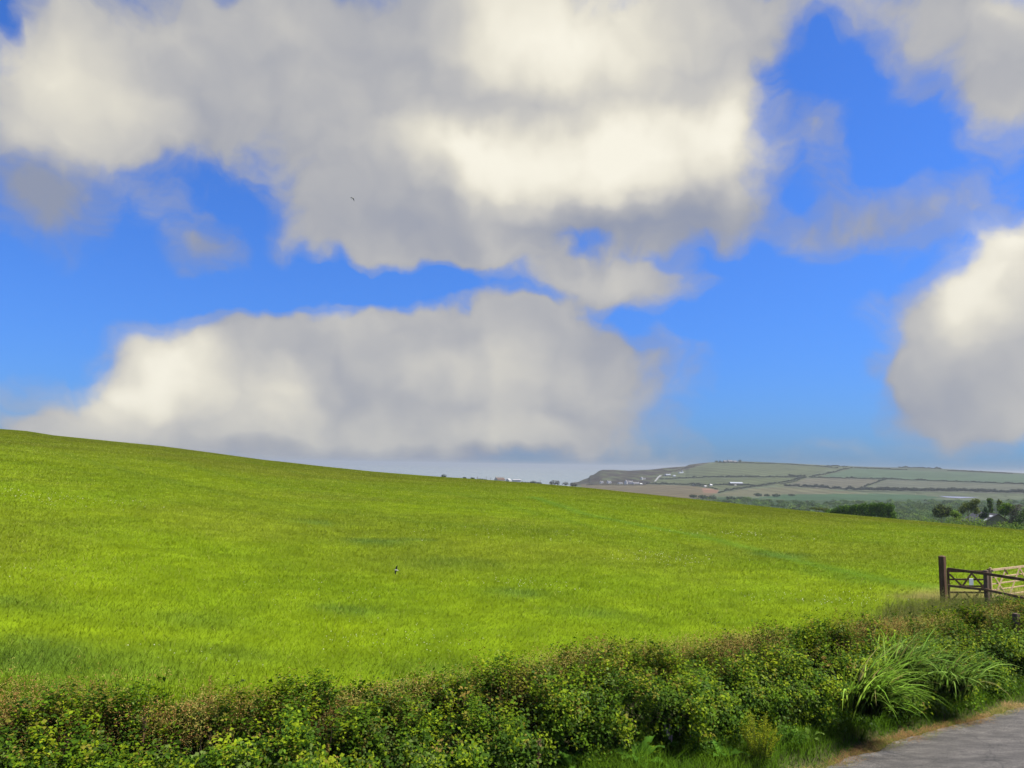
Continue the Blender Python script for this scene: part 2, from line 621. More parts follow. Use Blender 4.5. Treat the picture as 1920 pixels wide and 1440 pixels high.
def at(u, v, rmin=240, rmax=2760):
    """the point of the far ground seen at a photo pixel"""
    az, te = pix(u, v)
    r = np.geomspace(rmin, rmax, 4000)
    z = far_z(np.full(r.shape, az), r)
    hit = np.nonzero(z >= H + te * r)[0]
    rr = r[hit[0]] if len(hit) else float(np.interp(az, _sa, _sr))
    return Vector((rr * math.sin(az), rr * math.cos(az), float(far_z(az, rr)))), rr


def on_far(u, r, v=940):
    az = pix(u, v)[0]
    return Vector((r * math.sin(az), r * math.cos(az), float(far_z(az, r))))


def polar(u, v, r):
    az, te = pix(u, v)
    return Vector((r * math.sin(az), r * math.cos(az), H + te * r))


def uv_of(x, y, z):
    """photo pixel of world points (to lay the field pattern out on the hill)"""
    zz = z - H
    f = y * math.cos(PITCH) + zz * math.sin(PITCH)
    up = -y * math.sin(PITCH) + zz * math.cos(PITCH)
    a, b = x / f, up / f
    return 960 + F * (a * math.cos(ROLL) + b * math.sin(ROLL)), 720 - F * (b * math.cos(ROLL) - a * math.sin(ROLL))


def line_dist(x, y, pts):
    best = np.full(np.shape(x), 1e9)
    for (ax, ay), (bx_, by_) in zip(pts[:-1], pts[1:]):
        dx, dy = bx_ - ax, by_ - ay
        t = np.clip(((x - ax) * dx + (y - ay) * dy) / (dx * dx + dy * dy), 0, 1)
        best = np.minimum(best, np.hypot(x - ax - t * dx, y - ay - t * dy))
    return best


def on_field(u, v):
    az, te = pix(u, v)
    r = np.linspace(14, float(crest(az)[1]), 3000)
    z = field_z(r * np.sin(az), r * np.cos(az))
    k = np.nonzero(z >= H + te * r)[0]
    rr = r[k[0]] if len(k) else r[-1]
    return rr * math.sin(az), rr * math.cos(az)


TRACK = [on_field(u, v) for u, v in ((1000, 932), (1090, 962), (1200, 985), (1300, 1003), (1420, 1031), (1530, 1060), (1640, 1084), (1740, 1100))]
TRACK2 = [on_field(u, v) for u, v in ((880, 930), (1000, 962), (1120, 990), (1300, 1030), (1500, 1068), (1620, 1092))]
TRAMS = [[on_field(u, v) for u, v in ps] for ps in (
    ((120, 850), (260, 890), (420, 925), (640, 960), (860, 985), (1100, 1000)),
    ((300, 860), (420, 890), (560, 918), (720, 940), (900, 955)),
    ((470, 868), (600, 895), (760, 918), (930, 933)))]
RANK = [(u, v, su, *on_field(u, v)) for u, v, su in (
    (718, 1020, 1.1), (700, 1014, .8), (838, 1056, 1.3), (20, 1243, 1.5), (60, 1236, 1.0), (-20, 1240, 1.5), (815, 1256, 1.0), (985, 1112, 0.9), (780, 1012, .6),
    (300, 1260, 1.0), (60, 1135, 1.0), (360, 1162, .9), (1120, 1150, .8), (590, 978, 1.0), (1460, 1040, 1.2), (680, 1145, .8), (450, 1228, .9), (1310, 1000, .8))]


GBARE = [(on_field(1735, 1120), 1.1, 0.6), (on_field(1800, 1117), 1.9, 1.1), (on_field(1880, 1112), 2.2, 1.2)]


def gate_bare(x, y):
    s = 0
    for (px, py), a, b in GBARE:
        s = s + np.exp(-(((x - px) / a) ** 2 + ((y - py) / b) ** 2))
    return np.clip(s * (0.45 + 1.1 * fbm(x * 1.3, y * 1.3, 88, 3)), 0, 1)


def field_colour(x, y):
    """albedo of the sward: lush yellow green, mid green, olive, with rank patches and the trodden track"""
    r = np.hypot(x, y)
    A = np.array([0.145, 0.208, 0.004])
    B = np.array([0.118, 0.182, 0.004])
    C = np.array([0.125, 0.152, 0.009])
    a = sstep(fbm(x / 7, y / 7, 5, 4), 0.36, 0.66)
    b = sstep(fbm(x / 2.2 + 40, y / 2.2, 9, 4), 0.40, 0.70)
    c = sstep(fbm(x / 22 - 11, y / 22, 21, 4), 0.45, 0.70)
    f = np.clip(0.55 * a + 0.45 * b, 0, 1)[..., None]
    col = A * f + B * (1 - f)
    ol = np.clip(c * 0.55 + 0.75 * sstep(r, 45, 150), 0, 0.92)[..., None]
    col = col * (1 - ol) + C * ol * (0.90 + 0.14 * a[..., None])
    d = line_dist(x, y, TRACK)
    k = (np.exp(-(d / 0.9) ** 2) * 0.7 + np.exp(-(line_dist(x, y, TRACK2) / 0.8) ** 2) * 0.3 * (0.4 + a))[..., None]
    k = np.clip(k, 0, 0.7)
    col = col * (1 - k) + np.array([0.060, 0.125, 0.006]) * k
    for t in TRAMS:
        k = (np.exp(-(line_dist(x, y, t) / 1.1) ** 2) * 0.4)[..., None]
        col = col * (1 - k) + np.array([0.085, 0.135, 0.008]) * k
    for u, v, s, px, py in RANK:
        w = np.exp(-(((x - px) / (s * 1.5)) ** 2 + ((y - py) / (s * 0.9)) ** 2))[..., None]
        w = np.clip(w * (0.25 + 0.8 * b[..., None]), 0, 0.45)
        col = col * (1 - w) + np.array([0.055, 0.115, 0.022]) * w
    g = gate_bare(x, y)[..., None] * 0.75       # trodden, dry ground by the gate
    col = col * (1 - g) + np.array([0.20, 0.15, 0.055]) * g
    return col


M_land = attr_material('land', rough=0.95, spec=0.05, noise_amt=0.25, noise_scale=0.8)
M_grass = attr_material('grass', rough=0.65, transl=0.25, spec=0.02, up=0.88)
M_leaf = attr_material('leaf', rough=0.55, transl=0.36, spec=0.06)
M_far_leaf = attr_material('far_leaf', rough=0.8, transl=0.25, spec=0.05)
M_bark = attr_material('bark', rough=0.9, spec=0.1)


# --- field: one polar sheet from under the camera to beyond its crest
def build_field():
    az = np.concatenate([np.linspace(-math.pi, -0.85, 40)[:-1], np.linspace(-0.85, 0.85, 520), np.linspace(0.85, math.pi, 40)[1:]])
    t = np.concatenate([[0.0], np.geomspace(0.5, 13, 14), np.linspace(13.5, 34, 60), np.geomspace(34.6, 300, 110)])
    A, T = np.meshgrid(az, t, indexing='ij')
    x, y = T * np.sin(A), T * np.cos(A)
    wide = np.cos(np.clip(np.abs(A), 0, math.pi))
    z = field_z(x, y)
    z = np.where(wide < 0.5, z * sstep(wide, -0.2, 0.5), z)
    z = np.maximum(z, -32.0)
    col = field_colour(x, y) * 1.0
    d = hedge_dist(x, y)
    vg = (d < 1.4) & (T < 60)
    soil = np.array([0.075, 0.075, 0.03]) * (0.7 + 0.6 * fbm(x * 1.7, y * 1.7, 31, 4))[..., None]
    col = np.where(vg[..., None], soil, col)
    n, m = A.shape
    idx = np.arange(n * m).reshape(n, m)
    q = np.stack([idx[:-1, :-1], idx[:-1, 1:], idx[1:, 1:], idx[1:, :-1]], -1).reshape(-1, 4)[:, ::-1]
    o = mesh_np('field', np.stack([x, y, z], -1).reshape(-1, 3), quads=q, col=col.reshape(-1, 3), mat=M_land, smooth=True)
    tag(o, kind='structure')


build_field()


# --- hills, valley and headland
def poly_in(u, v, pts):
    inside = np.zeros(u.shape, bool)
    n = len(pts)
    for i in range(n):
        (x1, y1), (x2, y2) = pts[i], pts[(i + 1) % n]
        c = ((y1 > v) != (y2 > v)) & (u < (x2 - x1) * (v - y1) / ((y2 - y1) + 1e-12) + x1)
        inside ^= c
    return inside


LAND = [
    ([(1040, 860), (1225, 860), (1290, 866), (1262, 884), (1238, 897), (1225, 905), (1210, 909), (1040, 909)], (0.085, 0.070, 0.048)),
    ([(1285, 866), (1345, 862), (1330, 868), (1290, 880), (1262, 886)], (0.115, 0.105, 0.07)),
    ([(1290, 880), (1345, 868), (1480, 870), (1560, 874), (1520, 893), (1480, 896), (1300, 897), (1240, 900), (1262, 886)], (0.150, 0.175, 0.085)),
    ([(1400, 862), (1600, 862), (1600, 873), (1480, 869), (1400, 867)], (0.115, 0.165, 0.085)),
    ([(1235, 901), (1300, 898), (1480, 896), (1515, 896), (1460, 906), (1420, 911), (1310, 909), (1215, 907)], (0.145, 0.170, 0.075)),
    ([(1090, 908), (1210, 908), (1300, 911), (1345, 918), (1330, 934), (1090, 934)], (0.205, 0.170, 0.095)),
    ([(1316, 916), (1330, 915), (1348, 919), (1344, 925), (1318, 924)], (0.32, 0.19, 0.12)),
    ([(1300, 909), (1420, 911), (1380, 918), (1345, 919)], (0.16, 0.18, 0.085)),
    ([(1345, 927), (1385, 918), (1460, 913), (1520, 915), (1615, 924), (1560, 930), (1345, 930)], (0.20, 0.195, 0.105)),
    ([(1440, 910), (1463, 906), (1508, 897), (1508, 906), (1470, 912)], (0.16, 0.18, 0.085)),
    ([(1512, 897), (1560, 896), (1660, 899), (1625, 912), (1590, 918), (1470, 912)], (0.185, 0.175, 0.115)),
    ([(1540, 893), (1600, 878), (1700, 882), (1990, 893), (1990, 910), (1800, 904), (1660, 899), (1560, 895)], (0.125, 0.185, 0.105)),
    ([(1600, 870), (1990, 880), (1990, 893), (1700, 882), (1600, 878)], (0.13, 0.16, 0.10)),
    ([(1630, 913), (1664, 899), (1800, 904), (1990, 910), (1990, 928), (1700, 920), (1620, 918)], (0.17, 0.18, 0.12)),
    ([(1420, 933), (1470, 927), (1600, 926), (1720, 927), (1770, 934), (1640, 938), (1500, 938)], (0.075, 0.145, 0.062)),
]


def build_hills():
    az = np.concatenate([np.linspace(-1.2, pix(1020, 905)[0], 70)[:-1], np.linspace(pix(1020, 905)[0], pix(1990, 905)[0], 560), np.linspace(pix(1990, 905)[0], 1.2, 50)[1:]])
    Rk, Zk = far_knots(az)
    Rk, Zk = np.array(Rk), np.array(Zk)
    rows = []
    for k in range(len(Rk) - 1):
        n = 20 if k >= 3 else 5
        for s in range(n):
            rows.append(Rk[k] + (Rk[k + 1] - Rk[k]) * s / n)
    rows.append(Rk[-1])
    Rr = np.array(rows).T
    A = np.repeat(az[:, None], Rr.shape[1], 1)
    z = far_z(A, Rr)
    x, y = Rr * np.sin(A), Rr * np.cos(A)
    u, v = uv_of(x, y, z)
    rs = np.interp(A, _sa, _sr)
    hid = Rr > rs + 1
    col = np.empty(x.shape + (3,))
    col[:] = (0.085, 0.10, 0.055)
    wl = np.interp(u, [1200, 1290, 1345, 1420, 1500, 1600, 1690, 1740, 1800, 1920, 2080], [955, 936, 932, 934, 938, 939, 936.5, 935, 938, 937, 936])
    wooded = (v > wl) & (u > 1345) | (Rr < 700)
    col[wooded] = (0.035, 0.060, 0.022)
    for pts, c in LAND:
        c = np.array(c) * 0.52
        col[poly_in(u, v, pts) & ~hid & (Rr > 650) & ~wooded] = c
    # heath and rock on the headland: rough colour
    head = poly_in(u, v, LAND[0][0])
    nn = fbm(x / 26, z / 7 + y / 60, 77, 5)
    col[head] *= (0.62 + 0.75 * nn[head])[:, None]
    gr = (sstep(nn, 0.5, 0.7) * 0.5)[..., None] * head[..., None]
    col = col * (1 - gr) + np.array([0.085, 0.11, 0.045]) * gr
    col *= (0.66 + 0.68 * fbm(x / 45, y / 30, 41, 5))[..., None]
    col *= (0.9 + 0.2 * np.sin(x * 0.16 + y * 0.05 + 3 * fbm(x / 200, y / 200, 4, 2)))[..., None]
    lp = [(1714, 924.6), (1775, 925.3), (1840, 927.2), (1888, 930.2), (1852, 932.4), (1800, 934.6), (1775, 933.2), (1746, 928.6)]
    bed = poly_in(u, v, lp)
    # small roughness of the ground
    bumpy = (fbm(x / 30, y / 30, 14, 4) - 0.5)
    amp = np.where(head, 5.0, 0.5) * np.clip((rs - Rr) / 60, 0, 1) * sstep(Rr, 900, 1500)
    z = z + bumpy * amp
    z = np.where(bed, np.minimum(z, -40.3), z)
    n, m = x.shape
    idx = np.arange(n * m).reshape(n, m)
    q = np.stack([idx[:-1, :-1], idx[:-1, 1:], idx[1:, 1:], idx[1:, :-1]], -1).reshape(-1, 4)[:, ::-1]
    o = mesh_np('hills', np.stack([x, y, z], -1).reshape(-1, 3), quads=q, col=col.reshape(-1, 3), mat=M_land, smooth=True)
    tag(o, kind='structure')


build_hills()


def water_mat(name, base, rough, bscale, bstr):
    m = bpy.data.materials.new(name)
    m.use_nodes = True
    nt = m.node_tree
    p = nt.nodes['Principled BSDF']
    p.inputs['Base Color'].default_value = (*base, 1)
    p.inputs['Roughness'].default_value = rough
    p.inputs['IOR'].default_value = 1.33
    t = nt.nodes.new('ShaderNodeTexCoord')
    n = nt.nodes.new('ShaderNodeTexNoise')
    n.inputs['Scale'].default_value = bscale
    n.inputs['Detail'].default_value = 5
    b = nt.nodes.new('ShaderNodeBump')
    b.inputs['Strength'].default_value = bstr
    b.inputs['Distance'].default_value = 1.0
    nt.links.new(t.outputs['Object'], n.inputs['Vector'])
    nt.links.new(n.outputs['Fac'], b.inputs['Height'])
    nt.links.new(b.outputs[0], p.inputs['Normal'])
    return m


bm = bmesh.new()
ring = [[bm.verts.new((r * math.sin(a), r * math.cos(a), SEA_Z)) for a in np.linspace(-1.45, 1.45, 49)] for r in (600, 1500, 3000, 6000, 12000, 34000)]
for ra, rb in zip(ring[:-1], ring[1:]):
    for i in range(48):
        bm.faces.new((ra[i], ra[i + 1], rb[i + 1], rb[i]))
tag(obj_bm('sea', bm, water_mat('sea_water', (0.16, 0.21, 0.23), 0.22, 0.02, 0.2)), kind='structure')

# reservoir in the valley floor
bm = bmesh.new()
lp = [(1716, 925.2), (1775, 925.9), (1840, 927.8), (1885, 930.4), (1850, 931.8), (1800, 934), (1776, 932.6), (1748, 928)]
vs = []
for u, v in lp:
    p = polar(u, v, 1)
    te = pix(u, v)[1]
    rr = (H + 39.85) / -te
    az = pix(u, v)[0]
    vs.append(bm.verts.new((rr * math.sin(az), rr * math.cos(az), -39.85)))
bm.faces.new(vs)
tag(obj_bm('lake', bm, water_mat('lake_water', (0.20, 0.21, 0.30), 0.3, 0.05, 0.3)), kind='structure')

# --- lane in the corner
ROAD = [(-40, -4), (-20, 2.6), (-6, 8.6), (0.4, 12.1), (3.2, 13.9), (5.68, 15.53), (6.55, 16.15), (8.87, 17.74), (11.61, 19.3), (13.1, 20.19), (17, 22.9), (24, 27.4), (40, 37)]


def road_mat():
    m = bpy.data.materials.new('asphalt')
    m.use_nodes = True
    nt = m.node_tree
    N, L = nt.nodes, nt.links
    p = N['Principled BSDF']
    a = N.new('ShaderNodeAttribute')
    a.attribute_name = 'Col'
    t = N.new('ShaderNodeTexCoord')

    def nz(s, d, stretch=(1, 1, 1)):
        mp = N.new('ShaderNodeMapping')
        mp.inputs['Scale'].default_value = stretch
        mp.inputs['Rotation'].default_value = (0, 0, R(-32))
        n = N.new('ShaderNodeTexNoise')
        n.inputs['Scale'].default_value = s
        n.inputs['Detail'].default_value = d
        L.new(t.outputs['Object'], mp.inputs[0])
        L.new(mp.outputs[0], n.inputs['Vector'])
        return n.outputs['Fac']

    def mr(x, a0, a1, b0, b1):
        n = N.new('ShaderNodeMapRange')
        for i, val in enumerate((a0, a1, b0, b1)):
            n.inputs[i + 1].default_value = val
        L.new(x, n.inputs[0])
        return n.outputs[0]

    def mul(x, y):
        n = N.new('ShaderNodeMath')
        n.operation = 'MULTIPLY'
        L.new(x, n.inputs[0])
        L.new(y, n.inputs[1])
        return n.outputs[0]
    fine = nz(55, 4)
    k = mul(mr(fine, 0.35, 0.68, 0.45, 1.55), mr(nz(2.2, 6, (0.45, 1.6, 1)), 0.3, 0.7, 0.62, 1.42))
    k = mul(k, mr(nz(9, 5, (0.5, 1.4, 1)), 0.3, 0.7, 0.72, 1.3))
    vo = N.new('ShaderNodeTexVoronoi')
    vo.feature = 'DISTANCE_TO_EDGE'
    vo.inputs['Scale'].default_value = 0.33
    wv = N.new('ShaderNodeVectorMath')
    wn = N.new('ShaderNodeTexNoise')
    wn.inputs['Scale'].default_value = 3
    L.new(t.outputs['Object'], wn.inputs['Vector'])
    wv.operation = 'MULTIPLY_ADD'
    wv.inputs[1].default_value = (0.35, 0.35, 0)
    L.new(wn.outputs['Color'], wv.inputs[0])
    L.new(t.outputs['Object'], wv.inputs[2])
    L.new(wv.outputs[0], vo.inputs['Vector'])
    k = mul(k, mr(vo.outputs['Distance'], 0.0, 0.008, 0.6, 1.0))
    mx = N.new('ShaderNodeMix')
    mx.data_type = 'RGBA'
    mx.blend_type = 'MULTIPLY'
    mx.inputs[0].default_value = 1
    L.new(a.outputs['Color'], mx.inputs[6])
    L.new(k, mx.inputs[7])
    L.new(mx.outputs[2], p.inputs['Base Color'])
    p.inputs['Roughness'].default_value = 0.85
    b = N.new('ShaderNodeBump')
    b.inputs['Strength'].default_value = 0.5
    b.inputs['Distance'].default_value = 0.008
    L.new(fine, b.inputs['Height'])
    L.new(b.outputs[0], p.inputs['Normal'])
    return m


def build_road():
    pts = np.array(ROAD, float)
    s = np.concatenate([[0], np.cumsum(np.hypot(*np.diff(pts, axis=0).T))])
    ss = np.arange(0, s[-1], 0.12)
    ex, ey = np.interp(ss, s, pts[:, 0]), np.interp(ss, s, pts[:, 1])
    tx, ty = np.gradient(ex), np.gradient(ey)
    l = np.hypot(tx, ty)
    nx, ny = ty / l, -tx / l                         # towards the camera
    off = np.concatenate([[0, 0.05, 0.10, 0.16, 0.24, 0.36], np.linspace(0.5, 4.6, 34)])
    jag = (fbm(ss * 1.1, ss * 0, 8, 4) - 0.5) * 0.34 + (fbm(ss * 6, ss * 0 + 4, 18, 3) - 0.5) * 0.10
    O = off[None, :] + jag[:, None] * np.clip(1 - off / 0.9, 0, 1)[None, :]
    O = O - 0.16
    X, Y = ex[:, None] + nx[:, None] * O, ey[:, None] + ny[:, None] * O
    base = np.array([0.070, 0.063, 0.055])
    edge = np.array([0.16, 0.148, 0.132])
    w = np.clip(1 - (off[None, :] + (fbm(X * 3, Y * 3, 5, 4) - 0.5) * 0.5) / 0.30, 0, 1)[..., None] * 0.75
    col = base * (1 - w) + edge * w
    Z = 0.035 + 0.0 * X + 0.05 * np.clip(off / 2.3, 0, 1)[None, :] + (fbm(X, Y, 66, 3) - 0.5) * 0.02
    Z[:, 0] = -0.04
    n, m = X.shape
    idx = np.arange(n * m).reshape(n, m)
    q = np.stack([idx[:-1, :-1], idx[:-1, 1:], idx[1:, 1:], idx[1:, :-1]], -1).reshape(-1, 4)[:, ::-1]
    o = mesh_np('road', np.stack([X, Y, Z], -1).reshape(-1, 3), quads=q, col=col.reshape(-1, 3), mat=road_mat(), smooth=True)
    tag(o, kind='structure')


build_road()


# ------------------------------------------------------------------ grass and leaves
def blades(x, y, z, h, w, az, lean, curl, col, tipcol=None):
    """arched blades: 2-segment strips (quad + tip triangle) as arrays"""
    n = len(x)
    dx, dy = np.cos(az), np.sin(az)          # lean direction
    fa = rng.uniform(0, 2 * np.pi, n)
    wx, wy = np.cos(fa) * w * 0.5, np.sin(fa) * w * 0.5
    m = 0.55
    l1 = lean * m * 0.6
    V = np.empty((n, 5, 3), dtype=np.float32)
    V[:, 0] = np.stack([x - wx, y - wy, z], -1)
    V[:, 1] = np.stack([x + wx, y + wy, z], -1)
    V[:, 2] = np.stack([x + dx * l1 * h + wx * .8, y + dy * l1 * h + wy * .8, z + h * m], -1)
    V[:, 3] = np.stack([x + dx * l1 * h - wx * .8, y + dy * l1 * h - wy * .8, z + h * m], -1)
    V[:, 4] = np.stack([x + dx * lean * h, y + dy * lean * h, z + h * (1 - curl)], -1)
    b = np.arange(n, dtype=np.int32)[:, None] * 5
    q = b + np.array([0, 1, 2, 3], dtype=np.int32)
    t = b + np.array([3, 2, 4], dtype=np.int32)
    c = np.repeat(col[:, None, :], 5, 1).astype(np.float32)
    if tipcol is not None:
        c[:, 4] = tipcol
        c[:, 2:4] = (c[:, 2:4] + tipcol[:, None, :]) / 2
    return V.reshape(-1, 3), q, t, c.reshape(-1, 3)


def leaf_quads(c, n, size, aspect, col):
    """folded diamond leaves: centre c, normal-ish n, length size"""
    k = len(c)
    n = n / (np.linalg.norm(n, axis=1, keepdims=True) + 1e-9)
    a = rng.normal(0, 1, (k, 3))
    t = a - n * (a * n).sum(1, keepdims=True)
    t /= np.linalg.norm(t, axis=1, keepdims=True) + 1e-9
    b = np.cross(n, t)
    L = size[:, None]
    W = L * aspect
    V = np.empty((k, 4, 3), dtype=np.float32)
    V[:, 0] = c - t * L * 0.5
    V[:, 1] = c + b * W * 0.5 + n * L * 0.12
    V[:, 2] = c + t * L * 0.5 - n * L * 0.10
    V[:, 3] = c - b * W * 0.5 + n * L * 0.12
    q = np.arange(k * 4, dtype=np.int32).reshape(k, 4)
    return V.reshape(-1, 3), q, np.repeat(col, 4, 0)


def cat(parts):
    V, Q, T, C, off = [], [], [], [], 0
    for v, q, t, c in parts:
        V.append(v)
        C.append(c)
        if q is not None:
            Q.append(q + off)
        if t is not None:
            T.append(t + off)
        off += len(v)
    return np.concatenate(V), (np.concatenate(Q) if Q else None), (np.concatenate(T) if T else None), np.concatenate(C)


def build_grass():
    n = 1450000
    e = 0.62
    r0, r1 = 14.0, 236.0
    r = (rng.uniform(0, 1, n) * (r1 ** e - r0 ** e) + r0 ** e) ** (1 / e)
    a = rng.uniform(-0.66, 0.66, n)
    x, y = r * np.sin(a), r * np.cos(a)
    te, rc = crest(a)
    d = hedge_dist(x, y)
    k = (r < rc * 1.03) & ((r > 60) | (d > 0.9))
    x, y, r = x[k], y[k], r[k]
    n = len(x)
    z = field_z(x, y) - 0.02
    col = field_colour(x, y)
    sz = (r / 18.0)
    w = 0.0078 * np.maximum(sz, 0.9) ** 0.85 * rng.uniform(0.7, 1.3, n)
    tuft = sstep(fbm(x / 1.3, y / 1.3, 51, 3), 0.35, 0.75)
    h = (0.095 + 0.040 * tuft + 0.03 * fbm(x / 6, y / 6, 52, 3)) * rng.uniform(0.6, 1.25, n)
    for u, v, s, px, py in RANK:
        h *= 1 + 0.35 * np.exp(-(((x - px) / (s * 1.5)) ** 2 + ((y - py) / (s * 0.9)) ** 2))
    h *= 1 - 0.5 * np.exp(-(line_dist(x, y, TRACK) / 0.8) ** 2)
    h *= 1 - 0.72 * gate_bare(x, y)
    wind = 0.9 + (fbm(x / 5, y / 5, 53, 3) - 0.5) * 3 + rng.normal(0, 2.0, n)
    lean = np.clip(0.55 + 0.6 * fbm(x / 3, y / 3, 54, 3) + rng.normal(0, 0.2, n), 0.1, 1.5)
    col *= rng.uniform(0.90, 1.10, n)[:, None]
    col *= (0.91 + 0.18 * tuft)[:, None]
    pale = rng.uniform(0, 1, n)
    seed = pale < (0.02 + 0.05 * sstep(fbm(x / 9, y / 9, 57, 3), 0.5, 0.75))
    col[seed] = np.array([0.27, 0.30, 0.06]) * rng.uniform(0.7, 1.2, (seed.sum(), 1))
    h[seed] *= 1.35
    parts = [blades(x, y, z, h, w, wind, lean, 0.15 * lean, col)]
    # little pale flower heads, in drifts
    for u, v, k, sp in ((45, 936, 70, 2.2), (110, 942, 40, 2.0), (985, 1108, 60, 0.9), (30, 1075, 30, 1.2), (1250, 1052, 60, 1.1), (1225, 1062, 40, 1.0), (740, 1226, 26, 0.7),
                        (830, 1226, 20, 0.6), (380, 1246, 24, 0.6), (700, 1200, 40, 1.2), (1380, 1010, 50, 2.0), (560, 1120, 40, 1.5), (1500, 1130, 50, 1.0), (960, 1010, 40, 2.5), (1650, 1140, 40, 0.8)):
        fx, fy = on_field(u, v)
        px, py = fx + rng.normal(0, sp * 1.5, k), fy + rng.normal(0, sp * 0.7, k)
        P = np.stack([px, py, field_z(px, py) + rng.uniform(0.18, 0.34, k)], -1)
        rr = math.hypot(fx, fy)
        V, q, c = leaf_quads(P, rng.normal(0, .4, (k, 3)) + np.array([0, -.6, 1]), rng.uniform(0.018, 0.034, k) * max(1, rr / 24), 0.8, np.array([[0.55, 0.56, 0.40]]) * rng.uniform(0.6, 1.1, (k, 1)))
        parts.append((V, q, None, c))
    V, q, t, c = cat(parts)
    o = mesh_np('grass', V, q, t, c, M_grass)
    tag(o, 'long lush green meadow grass covering the sloping field', 'grass', kind='stuff')


build_grass()


def tubes(segs, col, sides=4):
    """tapered sticks: rows of (p0, p1, r0, r1)"""
    V, Q, C, off = [], [], [], 0
    for p0, p1, r0, r1 in segs:
        p0, p1 = np.array(p0, float), np.array(p1, float)
        d = p1 - p0
        d /= np.linalg.norm(d) + 1e-9
        a = np.cross(d, (0.3, 0.2, 0.93))
        if np.linalg.norm(a) < 1e-3:
            a = np.array((1.0, 0, 0))
        a /= np.linalg.norm(a)
        b = np.cross(d, a)
        an = np.arange(sides) * 2 * np.pi / sides
        ringv = np.cos(an)[:, None] * a + np.sin(an)[:, None] * b
        V += [p0 + ringv * r0, p1 + ringv * r1]
        i = np.arange(sides)
        j = (i + 1) % sides
        Q.append(np.stack([i, j, j + sides, i + sides], -1) + off)
        off += 2 * sides
        C.append(np.tile(np.array(col) * random.uniform(0.75, 1.25), (2 * sides, 1)))
    return np.concatenate(V), np.concatenate(Q), None, np.concatenate(C)


def along(pts, s):
    pts = np.array(pts, float)
    L = np.concatenate([[0], np.cumsum(np.hypot(*np.diff(pts, axis=0).T))])
    x, y = np.interp(s, L, pts[:, 0]), np.interp(s, L, pts[:, 1])
    e = 0.3
    tx = np.interp(np.minimum(s + e, L[-1]), L, pts[:, 0]) - np.interp(np.maximum(s - e, 0), L, pts[:, 0])
    ty = np.interp(np.minimum(s + e, L[-1]), L, pts[:, 1]) - np.interp(np.maximum(s - e, 0), L, pts[:, 1])
    l = np.hypot(tx, ty)
    return x, y, -ty / l, tx / l, L[-1]          # left normal = field side when heading right


# ------------------------------------------------------------------ the roadside hedge
def hedge_shape(x, s):
    top = np.interp(x, [-25, -6, 0, 4, 8, 13, 17, 26], [1.05, 1.10, 1.32, 1.25, 1.20, 1.20, 1.45, 1.6])
    top = top + (fbm(s / 1.9, s * 0 + 3, 91, 3) - 0.5) * 0.55
    wid = 1.12 + (fbm(s / 2.4, s * 0 + 8, 92, 3) - 0.5) * 0.6
    return top, wid


